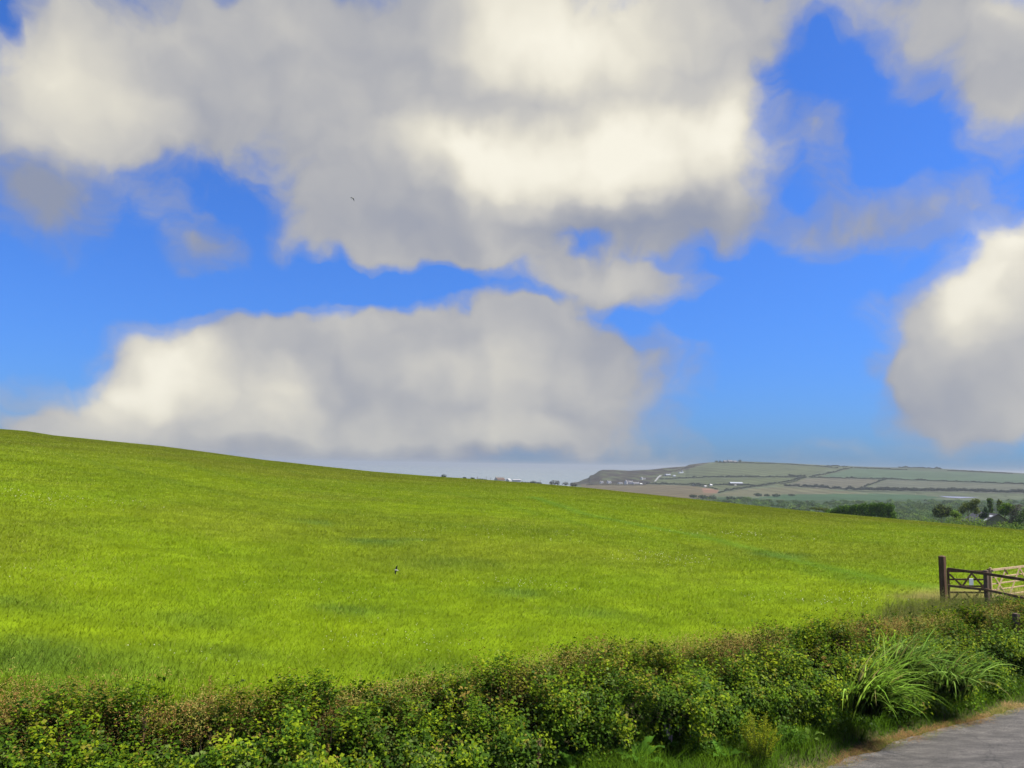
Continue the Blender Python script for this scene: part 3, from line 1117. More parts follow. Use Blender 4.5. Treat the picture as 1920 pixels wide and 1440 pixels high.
def build_hedge():
    root = thing('roadside_hedge', 'long overgrown mixed hedge running between the green field and the lane', 'hedge', (6.5, 19.3, 0))
    loc = np.array([6.5, 19.3, 0])
    s0, s1 = 6.0, 62.0
    parts = []
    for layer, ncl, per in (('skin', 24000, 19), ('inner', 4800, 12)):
        s = rng.uniform(s0, s1, ncl)
        ph = rng.beta(1.25, 1.5, ncl) * math.pi
        x, y, nx, ny, _ = along(HEDGE, s)
        top, wid = hedge_shape(x, s)
        lump = (fbm(s / 0.55, ph * 2.2, 93, 3) - 0.5)
        inset = rng.uniform(0, 0.28, ncl) if layer == 'skin' else rng.uniform(0.3, 0.75, ncl)
        sc = 1 - inset + lump * 0.85
        cx = -np.sign(np.cos(ph)) * np.abs(np.cos(ph)) ** 0.62
        cz = np.abs(np.sin(ph)) ** 0.62
        fw = np.where(cx < 0, np.interp(x, [-4, 0, 14], [1.8, 1.45, 1.5]), 1.0)
        px = x + nx * cx * wid * sc * fw
        py = y + ny * cx * wid * sc * fw
        pz = top * cz * sc
        gz = field_z(px, py)
        pz = np.maximum(pz + np.clip(gz, -0.05, 0.7) * 0.6, gz + 0.05)
        out = np.stack([nx * np.cos(ph) * -1, ny * np.cos(ph) * -1, np.sin(ph) + 0.15], -1)
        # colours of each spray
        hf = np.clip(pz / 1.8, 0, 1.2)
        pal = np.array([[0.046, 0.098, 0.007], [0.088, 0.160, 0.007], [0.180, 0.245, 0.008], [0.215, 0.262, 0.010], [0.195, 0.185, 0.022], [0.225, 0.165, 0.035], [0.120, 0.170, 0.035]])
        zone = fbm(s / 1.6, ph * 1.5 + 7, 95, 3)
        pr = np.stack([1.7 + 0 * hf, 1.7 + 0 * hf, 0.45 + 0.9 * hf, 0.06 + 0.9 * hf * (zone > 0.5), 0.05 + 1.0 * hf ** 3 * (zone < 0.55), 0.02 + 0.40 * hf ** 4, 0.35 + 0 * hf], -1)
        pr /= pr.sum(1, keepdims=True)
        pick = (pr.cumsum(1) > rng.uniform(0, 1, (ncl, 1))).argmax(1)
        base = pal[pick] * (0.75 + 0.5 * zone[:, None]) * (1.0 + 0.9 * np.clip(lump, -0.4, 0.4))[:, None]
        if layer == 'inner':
            base = pal[0] * rng.uniform(0.45, 0.8, (ncl, 1))  # inner leaves coloured darker, painting shade into the gaps between sprays
        c = np.repeat(np.stack([px, py, pz], -1), per, 0)
        keepc = np.repeat((lump > -0.05) | (rng.uniform(0, 1, ncl) < 0.18) | (layer == 'inner'), per)
        o = np.repeat(out, per, 0)
        k = len(c)
        spread = np.repeat(rng.uniform(0.07, 0.17, ncl), per)[:, None]
        ax = o + rng.normal(0, 0.5, (k, 3)) + np.array([0, 0, 0.4])
        tt = rng.uniform(-0.6, 1.3, (k, 1))
        c = c + rng.normal(0, 1, (k, 3)) * spread * 0.62 + np.repeat(out + rng.normal(0, .5, (ncl, 3)), per, 0) * tt * spread * 1.1
        c[:, 2] = np.maximum(c[:, 2], 0.03)
        size = np.repeat(rng.uniform(0.044, 0.092, ncl), per) * rng.uniform(0.7, 1.3, k)
        if layer == 'inner':
            size *= 1.5
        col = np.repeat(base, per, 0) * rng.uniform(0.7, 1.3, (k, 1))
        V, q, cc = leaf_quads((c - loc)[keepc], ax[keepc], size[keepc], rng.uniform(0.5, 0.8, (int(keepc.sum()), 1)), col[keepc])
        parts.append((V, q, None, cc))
    V, q, t, c = cat(parts)
    mesh_np('foliage', V, q, t, c, M_leaf, root)
    segs = []
    for i in range(1500):
        s = random.uniform(s0, s1)
        x, y, nx, ny, _ = [float(a) for a in along(HEDGE, np.array([s]))]  if False else [float(np.ravel(a)[0]) for a in along(HEDGE, np.array([s]))]
        top, wid = [float(a[0]) for a in hedge_shape(np.array([x]), np.array([s]))]
        o0 = random.uniform(-0.5, 0.5) * wid
        o1 = o0 + random.uniform(-0.55, 0.55)
        ta = random.uniform(-0.5, 0.5)
        z0, z1 = random.uniform(0, 0.5) * top, random.uniform(0.5, 1.08) * top
        p0 = np.array([x + nx * o0, y + ny * o0, z0]) - loc
        p1 = np.array([x + nx * o1 + ny * ta, y + ny * o1 - nx * ta, z1]) - loc
        m = (p0 + p1) / 2 + rng.normal(0, 0.08, 3)
        rr = random.uniform(0.004, 0.014)
        segs += [(p0, m, rr, rr * .7), (m, p1, rr * .7, rr * .3)]
    V, q, t, c = tubes(segs, (0.075, 0.058, 0.040), 3)
    mesh_np('branches', V, q, t, c, M_bark, root)
    # young shoots standing out of the top, reddish towards the tip
    n = 2600
    s = rng.uniform(s0, s1, n)
    x, y, nx, ny, _ = along(HEDGE, s)
    top, wid = hedge_shape(x, s)
    o_ = rng.uniform(-0.55, 0.95, n) * wid
    px, py = x + nx * o_, y + ny * o_
    pz = top * np.sqrt(np.clip(1 - (o_ / (wid * 1.05)) ** 2, 0.05, 1)) - 0.05
    hh = rng.uniform(0.12, 0.45, n) * (0.4 + 1.2 * sstep(fbm(s / 1.5, s * 0, 97, 3), 0.4, 0.65))
    az = rng.uniform(0, 6.28, n)
    la = rng.uniform(0, 0.25, n)
    parts = []
    g = np.array([[0.13, 0.11, 0.03]]) * rng.uniform(0.7, 1.3, (n, 1))
    rd = np.where(rng.uniform(0, 1, (n, 1)) < 0.5, np.array([[0.21, 0.13, 0.045]]), np.array([[0.19, 0.17, 0.035]]))
    P = np.stack([px, py, pz], -1) - loc
    v, q, t, c = blades(P[:, 0], P[:, 1], P[:, 2], hh, np.full(n, 0.008), az, la, 0 * la, g)
    parts.append((v, q, t, c))
    per = 9
    f = rng.uniform(0.15, 1.0, n * per)
    Pc = np.repeat(P, per, 0)
    Pc[:, 2] += f * np.repeat(hh, per)
    lx = np.repeat(la * hh, per) * f
    Pc[:, 0] += np.cos(np.repeat(az, per)) * lx + rng.normal(0, 0.02, n * per)
    Pc[:, 1] += np.sin(np.repeat(az, per)) * lx + rng.normal(0, 0.02, n * per)
    cl = np.repeat(g * 1.1, per, 0) * (1 - f[:, None]) + np.repeat(rd, per, 0) * f[:, None]
    v, q, c = leaf_quads(Pc, rng.normal(0, 1, (n * per, 3)) + np.array([0, 0, .8]), rng.uniform(0.022, 0.05, n * per), 0.6, cl)
    parts.append((v, q, None, c))
    V, q, t, c = cat(parts)
    mesh_np('shoots', V, q, t, c, M_leaf, root)


build_hedge()


# ------------------------------------------------------------------ rough grass of the hedge bank, verge and lane edge
def seed_stems(x, y, z, h, col, headcol, per=7, head=0.25, w=0.006, fleck=(0.012, 0.028), lean=0.2):
    n = len(x)
    az = rng.normal(0.7, 1.0, n)
    le = np.abs(rng.normal(0, lean, n))
    parts = [blades(x, y, z, h, np.full(n, w), az, le, 0 * le, col)]
    f = 1 - head * rng.uniform(0, 1, n * per) ** 1.2
    hx = np.repeat(h, per)
    lx = np.repeat(le * h, per) * f
    c = np.stack([np.repeat(x, per) + np.cos(np.repeat(az, per)) * lx, np.repeat(y, per) + np.sin(np.repeat(az, per)) * lx, np.repeat(z, per) + hx * f], -1)
    c += rng.normal(0, 0.02, c.shape) * (1.3 - f[:, None])* 3
    V, q, cc = leaf_quads(c, rng.normal(0, 1, c.shape), rng.uniform(*fleck, n * per), 0.5, np.repeat(headcol, per, 0) * rng.uniform(0.7, 1.3, (n * per, 1)))
    parts.append((V, q, None, cc))
    return cat(parts)


def build_bank_grass():
    # flowering grass and docks behind and through the top of the hedge
    n = 44000
    s = rng.uniform(4, 64, n)
    x, y, nx, ny, _ = along(HEDGE, s)
    o = rng.gamma(2.0, 0.36, n) + 0.05
    clump = fbm(s / 1.7, o * 0.6, 61, 3)
    k = (clump > 0.40) & ((x < 9) | (o < 1.7))
    s, x, y, nx, ny, o, clump = [a[k] for a in (s, x, y, nx, ny, o, clump)]
    px, py = x + nx * o, y + ny * o
    z = field_z(px, py)
    n = len(px)
    h = np.clip((1.62 - 0.36 * o) * rng.uniform(0.55, 1.08, n) * np.interp(px, [-12, -3, 2, 5, 13, 17], [0.72, 0.92, 1.22, 1.15, 0.98, 1.05]), 0.3, 2.5) - np.clip(z, 0, 0.9) * 0.55
    h = np.maximum(h, 0.3)
    gcol = np.array([[0.13, 0.165, 0.018]]) * rng.uniform(0.7, 1.3, (n, 1))
    hc = 1.3 * np.where(rng.uniform(0, 1, (n, 1)) < 0.28 + 0.4 * (clump[:, None] > 0.55), np.array([[0.25, 0.140, 0.048]]), np.array([[0.26, 0.250, 0.060]]))
    parts = [seed_stems(px, py, z, h, gcol, hc, per=11, head=0.42, fleck=(0.018, 0.040))]
    # leafy grass under them
    m = 42000
    s = rng.uniform(4, 64, m)
    x, y, nx, ny, _ = along(HEDGE, s)
    o = rng.gamma(2.2, 0.42, m) + 0.5
    px, py = x + nx * o, y + ny * o
    z = field_z(px, py)
    h = np.clip(0.95 - 0.22 * o, 0.25, 1.2) * np.interp(px, [-12, -3, 2, 5, 13, 17], [0.65, 0.8, 1.0, 0.75, 0.65, 1.0]) * rng.uniform(0.5, 1.1, m)
    col = np.array([[0.120, 0.185, 0.008]]) * rng.uniform(0.6, 1.3, (m, 1))
    parts.append(blades(px, py, z, h, rng.uniform(0.008, 0.014, m), rng.uniform(0, 6.28, m), rng.uniform(0.1, 0.7, m), rng.uniform(0, 0.2, m), col))
    # rough corner between hedge and gate
    m = 46000
    x = rng.uniform(5.5, 24, m)
    d = rng.uniform(0.6, 6.5, m)
    y = np.interp(x, HEDGE[:, 0], HEDGE[:, 1]) + d * 1.15
    u, v = uv_of(x, y, field_z(x, y))
    k = (u > 1560 + np.clip((1180 - v), 0, 90) * 1.8 + fbm(x * .8, y * .8, 4, 3) * 90 + rng.uniform(0, 1, m) ** 2 * 190) & (v > 1144)
    x, y = x[k], y[k]
    m = len(x)
    z = field_z(x, y)
    col = np.array([[0.165, 0.225, 0.022]]) * rng.uniform(0.7, 1.3, (m, 1)) * (0.7 + 0.6 * fbm(x / 1.2, y / 1.2, 19, 3))[:, None]
    col[fbm(x, y, 23, 3) > 0.58] *= np.array([1.15, 0.95, 0.9])
    parts.append(blades(x, y, z, rng.uniform(0.3, 0.75, m), rng.uniform(0.008, 0.018, m), rng.normal(0.6, 1.2, m), rng.uniform(0.1, 0.8, m), rng.uniform(0, .2, m), col))
    m2 = 5000
    i = rng.integers(0, m, m2)
    parts.append(seed_stems(x[i] + rng.normal(0, .05, m2), y[i], z[i], rng.uniform(0.5, 0.95, m2), np.tile([[0.15, 0.19, 0.04]], (m2, 1)), np.tile([[0.20, 0.205, 0.070]], (m2, 1)), per=7, head=0.4))
    V, q, t, c = cat(parts)
    o = mesh_np('bank_grass', V, q, t, c, M_grass)
    tag(o, 'tall seeding grass with beige and rusty heads behind the hedge', 'grass', kind='stuff')


build_bank_grass()


def road_front(x, y):
    """distance out from the lane edge, positive towards the hedge"""
    pts = ROAD
    best = np.full(np.shape(x), 1e9)
    sg = np.ones(np.shape(x))
    for (ax, ay), (bx_, by_) in zip(pts[:-1], pts[1:]):
        dx, dy = bx_ - ax, by_ - ay
        t = np.clip(((x - ax) * dx + (y - ay) * dy) / (dx * dx + dy * dy), 0, 1)
        ex, ey = x - ax - t * dx, y - ay - t * dy
        d = np.hypot(ex, ey)
        m = d < best
        sg = np.where(m, np.sign(dx * ey - dy * ex), sg)
        best = np.where(m, d, best)
    return best * sg


def build_verge():
    n = 120000
    x = rng.uniform(-9, 22, n)
    y = np.interp(x, HEDGE[:, 0], HEDGE[:, 1]) - rng.uniform(0.3, 6.5, n)
    dr, dh = road_front(x, y), hedge_dist(x, y)
    dr = dr + (fbm(x * 1.4, y * 1.4, 71, 3) - 0.5) * 0.5
    k = (dr > -0.06) & (dh < -0.35)
    x, y, dr, dh = x[k], y[k], dr[k], dh[k]
    dryw = -0.05 + 0.80 * fbm(x * 0.8, y * 0.8, 72, 4)
    dry = dr < dryw
    # green side
    g = ~dry
    n = g.sum()
    grow = sstep(dr[g], 0.3, 1.2)
    h = (0.10 + 0.52 * grow * fbm(x[g] * 1.1, y[g] * 1.1, 73, 3) * 1.5) * rng.uniform(0.6, 1.25, n)
    tone = fbm(x[g] * 0.9, y[g] * 0.9, 74, 3)[:, None]
    col = (np.array([[0.060, 0.140, 0.008]]) * tone + np.array([[0.105, 0.195, 0.010]]) * (1 - tone)) * rng.uniform(0.6, 1.3, (n, 1))
    V, q, t, c = blades(x[g], y[g], np.zeros(n), h, rng.uniform(0.006, 0.013, n), rng.uniform(0, 6.28, n), rng.uniform(0.2, 1.0, n), rng.uniform(0, 0.35, n), col)
    tag(mesh_np('verge_grass', V, q, t, c, M_grass), 'bright green grass growing along the foot of the hedge', 'grass', kind='stuff')
    xd, yd = x[dry], y[dry]
    rep_ = 3
    xd, yd = np.repeat(xd, rep_) + rng.normal(0, 0.04, dry.sum() * rep_), np.repeat(yd, rep_) + rng.normal(0, 0.04, dry.sum() * rep_)
    n = len(xd)
    tone = fbm(xd * 1.5, yd * 1.5, 75, 3)[:, None]
    col = np.where(tone > 0.54, np.array([[0.36, 0.25, 0.105]]), np.array([[0.27, 0.16, 0.065]])) * rng.uniform(0.55, 1.3, (n, 1))
    gr = rng.uniform(0, 1, n) < 0.15 + 0.5 * (fbm(xd * 2.2, yd * 2.2, 79, 3) > 0.55)
    col[gr] = np.array([0.16, 0.19, 0.03]) * rng.uniform(0.7, 1.2, (gr.sum(), 1))
    V, q, t, c = blades(xd, yd, np.full(n, 0.0), rng.uniform(0.04, 0.13, n), rng.uniform(0.004, 0.009, n), rng.uniform(0, 6.28, n), rng.uniform(0.8, 2.6, n), rng.uniform(0, 0.5, n), col)
    tag(mesh_np('dry_grass', V, q, t, c, M_grass), 'dry straw coloured grass lying along the lane edge', 'grass', kind='stuff')


build_verge()


# ------------------------------------------------------------------ plants at the hedge foot
def ground_px(u, v, z=0.0):
    az, te = pix(u, v)
    r = (H - z) / -te
    return r * math.sin(az), r * math.cos(az)


def long_blades(n, length, w, out_az, spread, rise, col, droop=1.0, seg=6, base_r=0.18):
    """long arching strap leaves from one crown"""
    V, Q, C = [], [], []
    off = 0
    d0 = droop
    for i in range(n):
        az = out_az + random.gauss(0, spread * 1.25)
        droop = d0 * random.uniform(0.45, 1.25)
        L = length * random.uniform(0.4, 1.1)
        el = min(1.5, max(0.5, rise + random.gauss(0, 0.17)))
        bx_, by_ = random.gauss(0, base_r), random.gauss(0, base_r)
        p = np.array([bx_, by_, 0.0])
        sdx, sdy = -math.sin(az), math.cos(az)
        tw = random.uniform(-0.5, 0.5)
        cc = np.array(col) * random.uniform(0.35, 1.3)  # wide spread of blade colour stands in for lit strands and dark gaps
        if random.random() < 0.28:
            cc = cc * np.array([1.6, 1.35, 2.0])
        if random.random() < 0.06:
            cc = np.array((0.20, 0.19, 0.06)) * random.uniform(0.6, 1.1)
        dl = L / seg
        for k in range(seg + 1):
            f = k / seg
            ww = w * (1 - f ** 2.2) * (0.6 + 0.8 * min(1, f * 4)) + 0.001
            sx = np.array([sdx * math.cos(tw), sdy * math.cos(tw), math.sin(tw)]) * ww * 0.5
            V += [p + sx, p - sx]
            C += [cc, cc]
            e = el - droop * 1.9 * f ** 1.35
            p = p + np.array([math.cos(az) * math.cos(e), math.sin(az) * math.cos(e), math.sin(e)]) * dl
            if p[2] < 0.02:
                p[2] = 0.02
        for k in range(seg):
            a = off + 2 * k
            Q.append((a, a + 1, a + 3, a + 2))
        off += 2 * (seg + 1)
    return np.array(V), np.array(Q), None, np.array(C)


def grass_clump(u, v, z, n, length, label, az=-0.75, spread=0.55, rise=1.2, col=(0.115, 0.215, 0.030), droop=1.0):
    x, y = ground_px(u, v, z)
    o = mesh_np('tall_grass_clump', *long_blades(int(n * 0.85), length, 0.031, az, spread, rise, col, droop), M_grass)
    o.location = (x, y, z)
    tag(o, label, 'grass clump', 'arching grass clumps in the hedge foot')


CG = (0.145, 0.275, 0.024)
grass_clump(1622, 1338, 0.55, 330, 2.0, 'largest arching clump of long strap grass, leaning out over the lane edge', spread=0.5, rise=1.2, col=CG)
grass_clump(1690, 1282, 0.70, 260, 1.8, 'dense arching strap grass clump high in the hedge behind the largest clump', spread=0.6, rise=1.25, col=(0.115, 0.215, 0.028))
grass_clump(1782, 1302, 0.50, 210, 1.6, 'arching strap grass clump nearest the right end of the lane verge', spread=0.6, rise=1.2, col=(0.12, 0.225, 0.026))
grass_clump(1660, 1236, 0.95, 80, 1.0, 'small upright tuft of strap grass poking from the hedge top', spread=1.0, rise=1.3, droop=0.8, col=CG)


def dock(u, v, n, size, label, col=(0.085, 0.195, 0.020)):
    x, y = ground_px(u, v)
    root = thing('dock_plant', label, 'dock plant', (x, y, 0), 0, 'broad leaved docks on the verge')
    for i in range(n):
        az = i * 2.4 + random.uniform(-0.4, 0.4)
        L = size * random.uniform(0.7, 1.15)
        el = random.uniform(0.65, 1.35)
        V, Q, C = [], [], []
        p = np.array([0.0, 0.0, 0.02])
        c = np.array(col) * random.uniform(0.75, 1.25)
        seg = 7
        for k in range(seg + 1):
            f = k / seg
            w = L * 0.30 * (math.sin(math.pi * min(1, max(0.0, (f - 0.16) / 0.84)) ** 0.75) if f > 0.16 else 0) + 0.012
            if k == seg:
                w = 0.004
            wav = 0.03 * math.sin(k * 2.1 + i)
            sx = np.array([-math.sin(az), math.cos(az), 0.25]) * w * 0.5
            sy = np.array([math.sin(az), -math.cos(az), 0.25]) * w * 0.5
            V += [p + sx + np.array([0, 0, wav]), p, p + sy - np.array([0, 0, wav])]
            C += [c, c * 1.25, c]
            e = el - 1.5 * f ** 1.6
            p = p + np.array([math.cos(az) * math.cos(e), math.sin(az) * math.cos(e), math.sin(e)]) * L / seg
        for k in range(seg):
            a = 3 * k
            Q += [(a, a + 1, a + 4, a + 3), (a + 1, a + 2, a + 5, a + 4)]
        mesh_np('leaf', np.array(V), np.array(Q), None, np.array(C), M_leaf, root, smooth=True)


dock(1197, 1440, 11, 0.72, 'largest broad leaved dock at the bottom edge below the pink flowers')
dock(1068, 1448, 9, 0.66, 'broad leaved dock left of the largest dock, under the dark hedge', (0.09, 0.20, 0.022))
dock(1352, 1428, 10, 0.60, 'dock with upright leaves just left of the yellow green shrub')
dock(1515, 1394, 8, 0.42, 'small pale leaved dock beside the dry grass right of the yellow green shrub', (0.16, 0.25, 0.04))
dock(970, 1456, 8, 0.62, 'leftmost low dock at the bottom edge in the hedge shade', (0.07, 0.165, 0.018))


def leafy_plant(name, u, v, z, hgt, rad, nst, size, label, cat_, col, col2, group=None, aspect=0.5, per=26, flowers=None):
    x, y = ground_px(u, v, z)
    root = thing(name, label, cat_, (x, y, z), 0, group)
    segs, cs, ax, cl = [], [], [], []
    tips = []
    for i in range(nst):
        a = random.uniform(0, 6.28)
        rr = rad * math.sqrt(random.random())
        tip = np.array([math.cos(a) * rr, math.sin(a) * rr, hgt * random.uniform(0.6, 1.05) * (1 - 0.35 * (rr / rad) ** 2)])
        b = np.array([math.cos(a) * rr * 0.35, math.sin(a) * rr * 0.35, 0])
        m = (b + tip) / 2 + np.array([0, 0, hgt * 0.08])
        segs += [(b, m, 0.006, 0.005), (m, tip, 0.005, 0.002)]
        tips.append(tip)
        for k in range(per):
            f = random.uniform(0.2, 1.02)
            p = b + (m - b) * f * 2 if f < 0.5 else m + (tip - m) * (f - 0.5) * 2
            cs.append(p + rng.normal(0, size * 0.7, 3))
            ax.append(rng.normal(0, 0.6, 3) + np.array([0, -0.2, 0.8]))
            w = random.random() * f
            cl.append((np.array(col) * (1 - w) + np.array(col2) * w) * random.uniform(0.7, 1.25))
    V, q, t, c = tubes(segs, (0.09, 0.11, 0.03), 3)
    mesh_np('stems', V, q, t, c, M_bark, root)
    cs = np.array(cs)
    cs[:, 2] = np.maximum(cs[:, 2], 0.01)
    V, q, c = leaf_quads(cs, np.array(ax), rng.uniform(0.7, 1.3, len(cs)) * size, aspect, np.array(cl))
    mesh_np('foliage', V, q, None, c, M_leaf, root)
    if flowers:
        for tip in tips[:flowers[0]]:
            k = 26
            pc = tip + np.array([0, 0, 0.03]) + rng.normal(0, 1, (k, 3)) * np.array([0.014, 0.014, 0.028])
            V, q, c = leaf_quads(pc, rng.normal(0, 1, (k, 3)), rng.uniform(0.018, 0.032, k), 0.7, np.array(flowers[1]) * rng.uniform(0.75, 1.1, (k, 1)))
            V2, q2, _, c2 = tubes([(tip - np.array([0, 0, .03]), tip + np.array([0, 0, .1]), 0.016, 0.012)], flowers[1], 6)
            V, q, _, c = cat([(V, q, None, c), (V2, q2, None, c2)])
            mesh_np('flower_head', V, q, None, c, M_leaf, root)


leafy_plant('yellow_shrub', 1425, 1432, 0, 1.05, 0.48, 44, 0.034, 'feathery yellow green shrub standing where the verge grass meets the dry grass', 'shrub', (0.17, 0.23, 0.012), (0.36, 0.36, 0.014), per=80)
leafy_plant('pink_wildflower', 1262, 1412, 0, 0.66, 0.36, 15, 0.05, 'clump of pale pink wildflowers at the hedge foot above the docks', 'wildflower', (0.07, 0.16, 0.018), (0.10, 0.19, 0.02), flowers=(8, (0.62, 0.46, 0.50)))
leafy_plant('nettle_clump', 1320, 1418, 0, 0.55, 0.45, 24, 0.07, 'bright leafy nettle clump between the pink flowers and the yellow green shrub', 'nettles', (0.075, 0.175, 0.014), (0.12, 0.23, 0.02), 'nettles along the hedge foot', 0.45)
leafy_plant('nettle_clump', 1480, 1402, 0, 0.5, 0.42, 24, 0.065, 'low nettle clump right of the yellow green shrub', 'nettles', (0.07, 0.17, 0.014), (0.10, 0.20, 0.018), 'nettles along the hedge foot', 0.4)
leafy_plant('nettle_clump', 1545, 1372, 0, 0.75, 0.40, 24, 0.07, 'taller nettle clump just left of the largest strap grass clump', 'nettles', (0.065, 0.155, 0.014), (0.11, 0.20, 0.018), 'nettles along the hedge foot', 0.42)
leafy_plant('broad_leaved_weed', 1752, 1305, 0.1, 0.85, 0.32, 18, 0.10, 'broad leaved green weed between the two lane side strap grass clumps', 'weed', (0.085, 0.185, 0.02), (0.15, 0.25, 0.025), None, 0.42)
leafy_plant('nettle_clump', 1868, 1302, 0, 0.6, 0.5, 26, 0.06, 'nettle clump at the right edge where the verge narrows', 'nettles', (0.075, 0.175, 0.014), (0.11, 0.21, 0.02), 'nettles along the hedge foot', 0.42)
leafy_plant('hawthorn_sprig', 1160, 1330, 0.9, 0.5, 0.22, 8, 0.075, 'bright green sprig with large leaves sticking out of the dark hedge face', 'sprig', (0.09, 0.19, 0.016), (0.13, 0.25, 0.02), None, 0.5)


def dock_spike(u, v, z, h, label):
    x, y = ground_px(u, v, z)
    root = thing('dock_spike', label, 'seed spike', (x, y, z), 0, 'brown dock spikes in the hedge')
    V, q, t, c = tubes([((0, 0, -0.8), (0.03, 0, h), 0.007, 0.003)], (0.20, 0.12, 0.06), 4)
    mesh_np('stem', V, q, t, c, M_bark, root)
    n = 240
    f = rng.uniform(0.0, 1, n)
    cs = np.stack([0.03 * f + rng.normal(0, 0.02, n), rng.normal(0, 0.02, n), f * h], -1)
    V, q, c = leaf_quads(cs, rng.normal(0, 1, (n, 3)), rng.uniform(0.018, 0.04, n), 0.7, np.array([[0.33, 0.22, 0.12]]) * rng.uniform(0.6, 1.3, (n, 1)))
    V2, q2, _, c2 = tubes([((0, 0, 0), (0.03, 0, h), 0.03, 0.02)], (0.22, 0.14, 0.075), 6)
    V, q, _, c = cat([(V, q, None, c), (V2, q2, None, c2)])
    mesh_np('seed_head', V, q, None, c, M_leaf, root)


dock_spike(266, 1395, 1.0, 0.45, 'pale brown dock spike standing out of the dark hedge at left')
dock_spike(122, 1412, 1.0, 0.35, 'greyish dock spike near the bottom left corner of the hedge')
dock_spike(1008, 1428, 0.5, 0.40, 'pinkish brown dock spike low on the hedge left of the docks')


# ------------------------------------------------------------------ gates and fence in the corner of the field
M_dark_wood = solid('dark_stained_wood', (0.112, 0.062, 0.036), 0.75, 0.2, 0.45, 9, (1, 1, 0.18), 0.5)
M_grey_wood = solid('weathered_wood', (0.13, 0.092, 0.066), 0.85, 0.15, 0.45, 9, (1, 1, 0.2), 0.5)
M_pale_wood = solid('bare_pale_wood', (0.52, 0.37, 0.22), 0.8, 0.2, 0.3, 8, (1, 1, 1), 0.3)
M_paper = solid('laminated_paper', (0.88, 0.87, 0.85), 0.4, 0.4, 0.04, 3, bump=0.0)
M_iron = solid('rusty_iron', (0.07, 0.05, 0.04), 0.6, 0.4, 0.4, 20)


def at_px(u, v, r):
    return polar(u, v, r)


def post_mesh(bm, x, y, z0, z1, w, rz, cap=0.03):
    rot = Matrix.Rotation(rz, 3, 'Z')
    bx(bm, (x, y, (z0 + z1) / 2), (w, w, z1 - z0), rot)
    top = bmesh.ops.create_cone(bm, cap_ends=True, segments=4, radius1=w * 0.72, radius2=w * 0.30, depth=cap,
                                matrix=Matrix.Translation((x, y, z1 + cap / 2 + 0.001)) @ Matrix.Rotation(rz + math.pi / 4, 4, 'Z'))


RP1, RP2, RP3 = 33.3, 32.2, 31.0
p1 = at_px(1769.5, 1120, RP1)
p1t = at_px(1769.5, 1043.5, RP1)
p2t = at_px(1848.5, 1069.5, RP2)
az1 = -math.atan2(p1.x, p1.y)
fence = thing('rail_fence', 'dark brown post and rail fence with one tall gatepost and a shorter post beside it', 'fence', (p1.x, p1.y, float(field_z(p1.x, p1.y))))
fl = fence.location


def sub(v):
    return (v[0] - fl.x, v[1] - fl.y, v[2] - fl.z)


bm = bmesh.new()
post_mesh(bm, p1.x - fl.x, p1.y - fl.y, p1.z - fl.z - 0.5, p1t.z - fl.z, 0.19, az1 - R(24))
o = obj_bm('post', bm, M_dark_wood, fence)
o['label'] = 'tall square gatepost'
bm = bmesh.new()
post_mesh(bm, p2t.x - fl.x, p2t.y - fl.y, float(field_z(p2t.x, p2t.y)) - 0.5 - fl.z, p2t.z - fl.z, 0.13, az1 - R(32), 0.015)
o = obj_bm('post', bm, M_grey_wood, fence)
o['label'] = 'short weathered post'
for (va, vb, vc, th) in ((1066.5, 1075.5, 1087.0, 0.095), (1098.0, 1105.5, 1121, 0.085)):
    bm = bmesh.new()
    a, b, c = at_px(1777, va, RP1 - 0.12), at_px(1846, vb, RP2 - 0.11), at_px(1990, vc + (vc - vb) * 0.95, RP3 - 0.9)
    bar(bm, sub(a), sub(b), th, 0.045, (0, 0, 1))
    b2 = Vector(b) + (Vector(b) - Vector(a)).normalized() * 0.01
    bar(bm, sub(b2), sub(c), th, 0.045, (0, 0, 1))
    obj_bm('rail', bm, M_dark_wood if va < 1080 else solid('orange_brown_rail_wood', (0.17, 0.10, 0.055), 0.8, 0.2, 0.4, 9, (1, 1, 1), 0.4), fence)  # lower rail in a lighter, more orange brown wood than the upper


def five_bar_gate(name, label, pa, pb, rows, mat, braces, group, thick=0.03, bar_h=(0.08, 0.062)):
    """rows: heights of the bars below the top (m); pa, pb the ends of the top bar; braces as (t0, row0, t1, row1)"""
    pa, pb = Vector(pa), Vector(pb)
    root = thing(name, label, 'gate', (pa.x, pa.y, pa.z - rows[-1]), 0, group)
    ol = Vector(root.location)
    d = pb - pa
    nrm = Vector((d.y, -d.x, 0)).normalized()          # towards the lane
    for k, h in enumerate(rows):
        bm = bmesh.new()
        hh = bar_h[0] if k == 0 else bar_h[1]
        bar(bm, pa - Vector((0, 0, h)) - ol, pb - Vector((0, 0, h)) - ol, hh, thick, (0, 0, 1))
        bevel(bm, 0.004, 1)
        obj_bm('bar', bm, mat, root)
    for t in (0, 1):
        bm = bmesh.new()
        q = pa + d * t
        bar(bm, q - Vector((0, 0, rows[-1] + 0.06)) - ol, q + Vector((0, 0, 0.10)) - ol, 0.075, 0.06, d.normalized())
        bevel(bm, 0.006, 1)
        obj_bm('stile', bm, mat, root)
    for (t0, r0, t1, r1, off) in braces:
        bm = bmesh.new()
        q0 = pa + d * t0 - Vector((0, 0, rows[-1] * r0)) + nrm * off
        q1 = pa + d * t1 - Vector((0, 0, rows[-1] * r1)) + nrm * off
        bar(bm, q0 - ol, q1 - ol, 0.062, 0.022, nrm.cross(q1 - q0))
        obj_bm('brace', bm, mat, root)
    return root, nrm, d


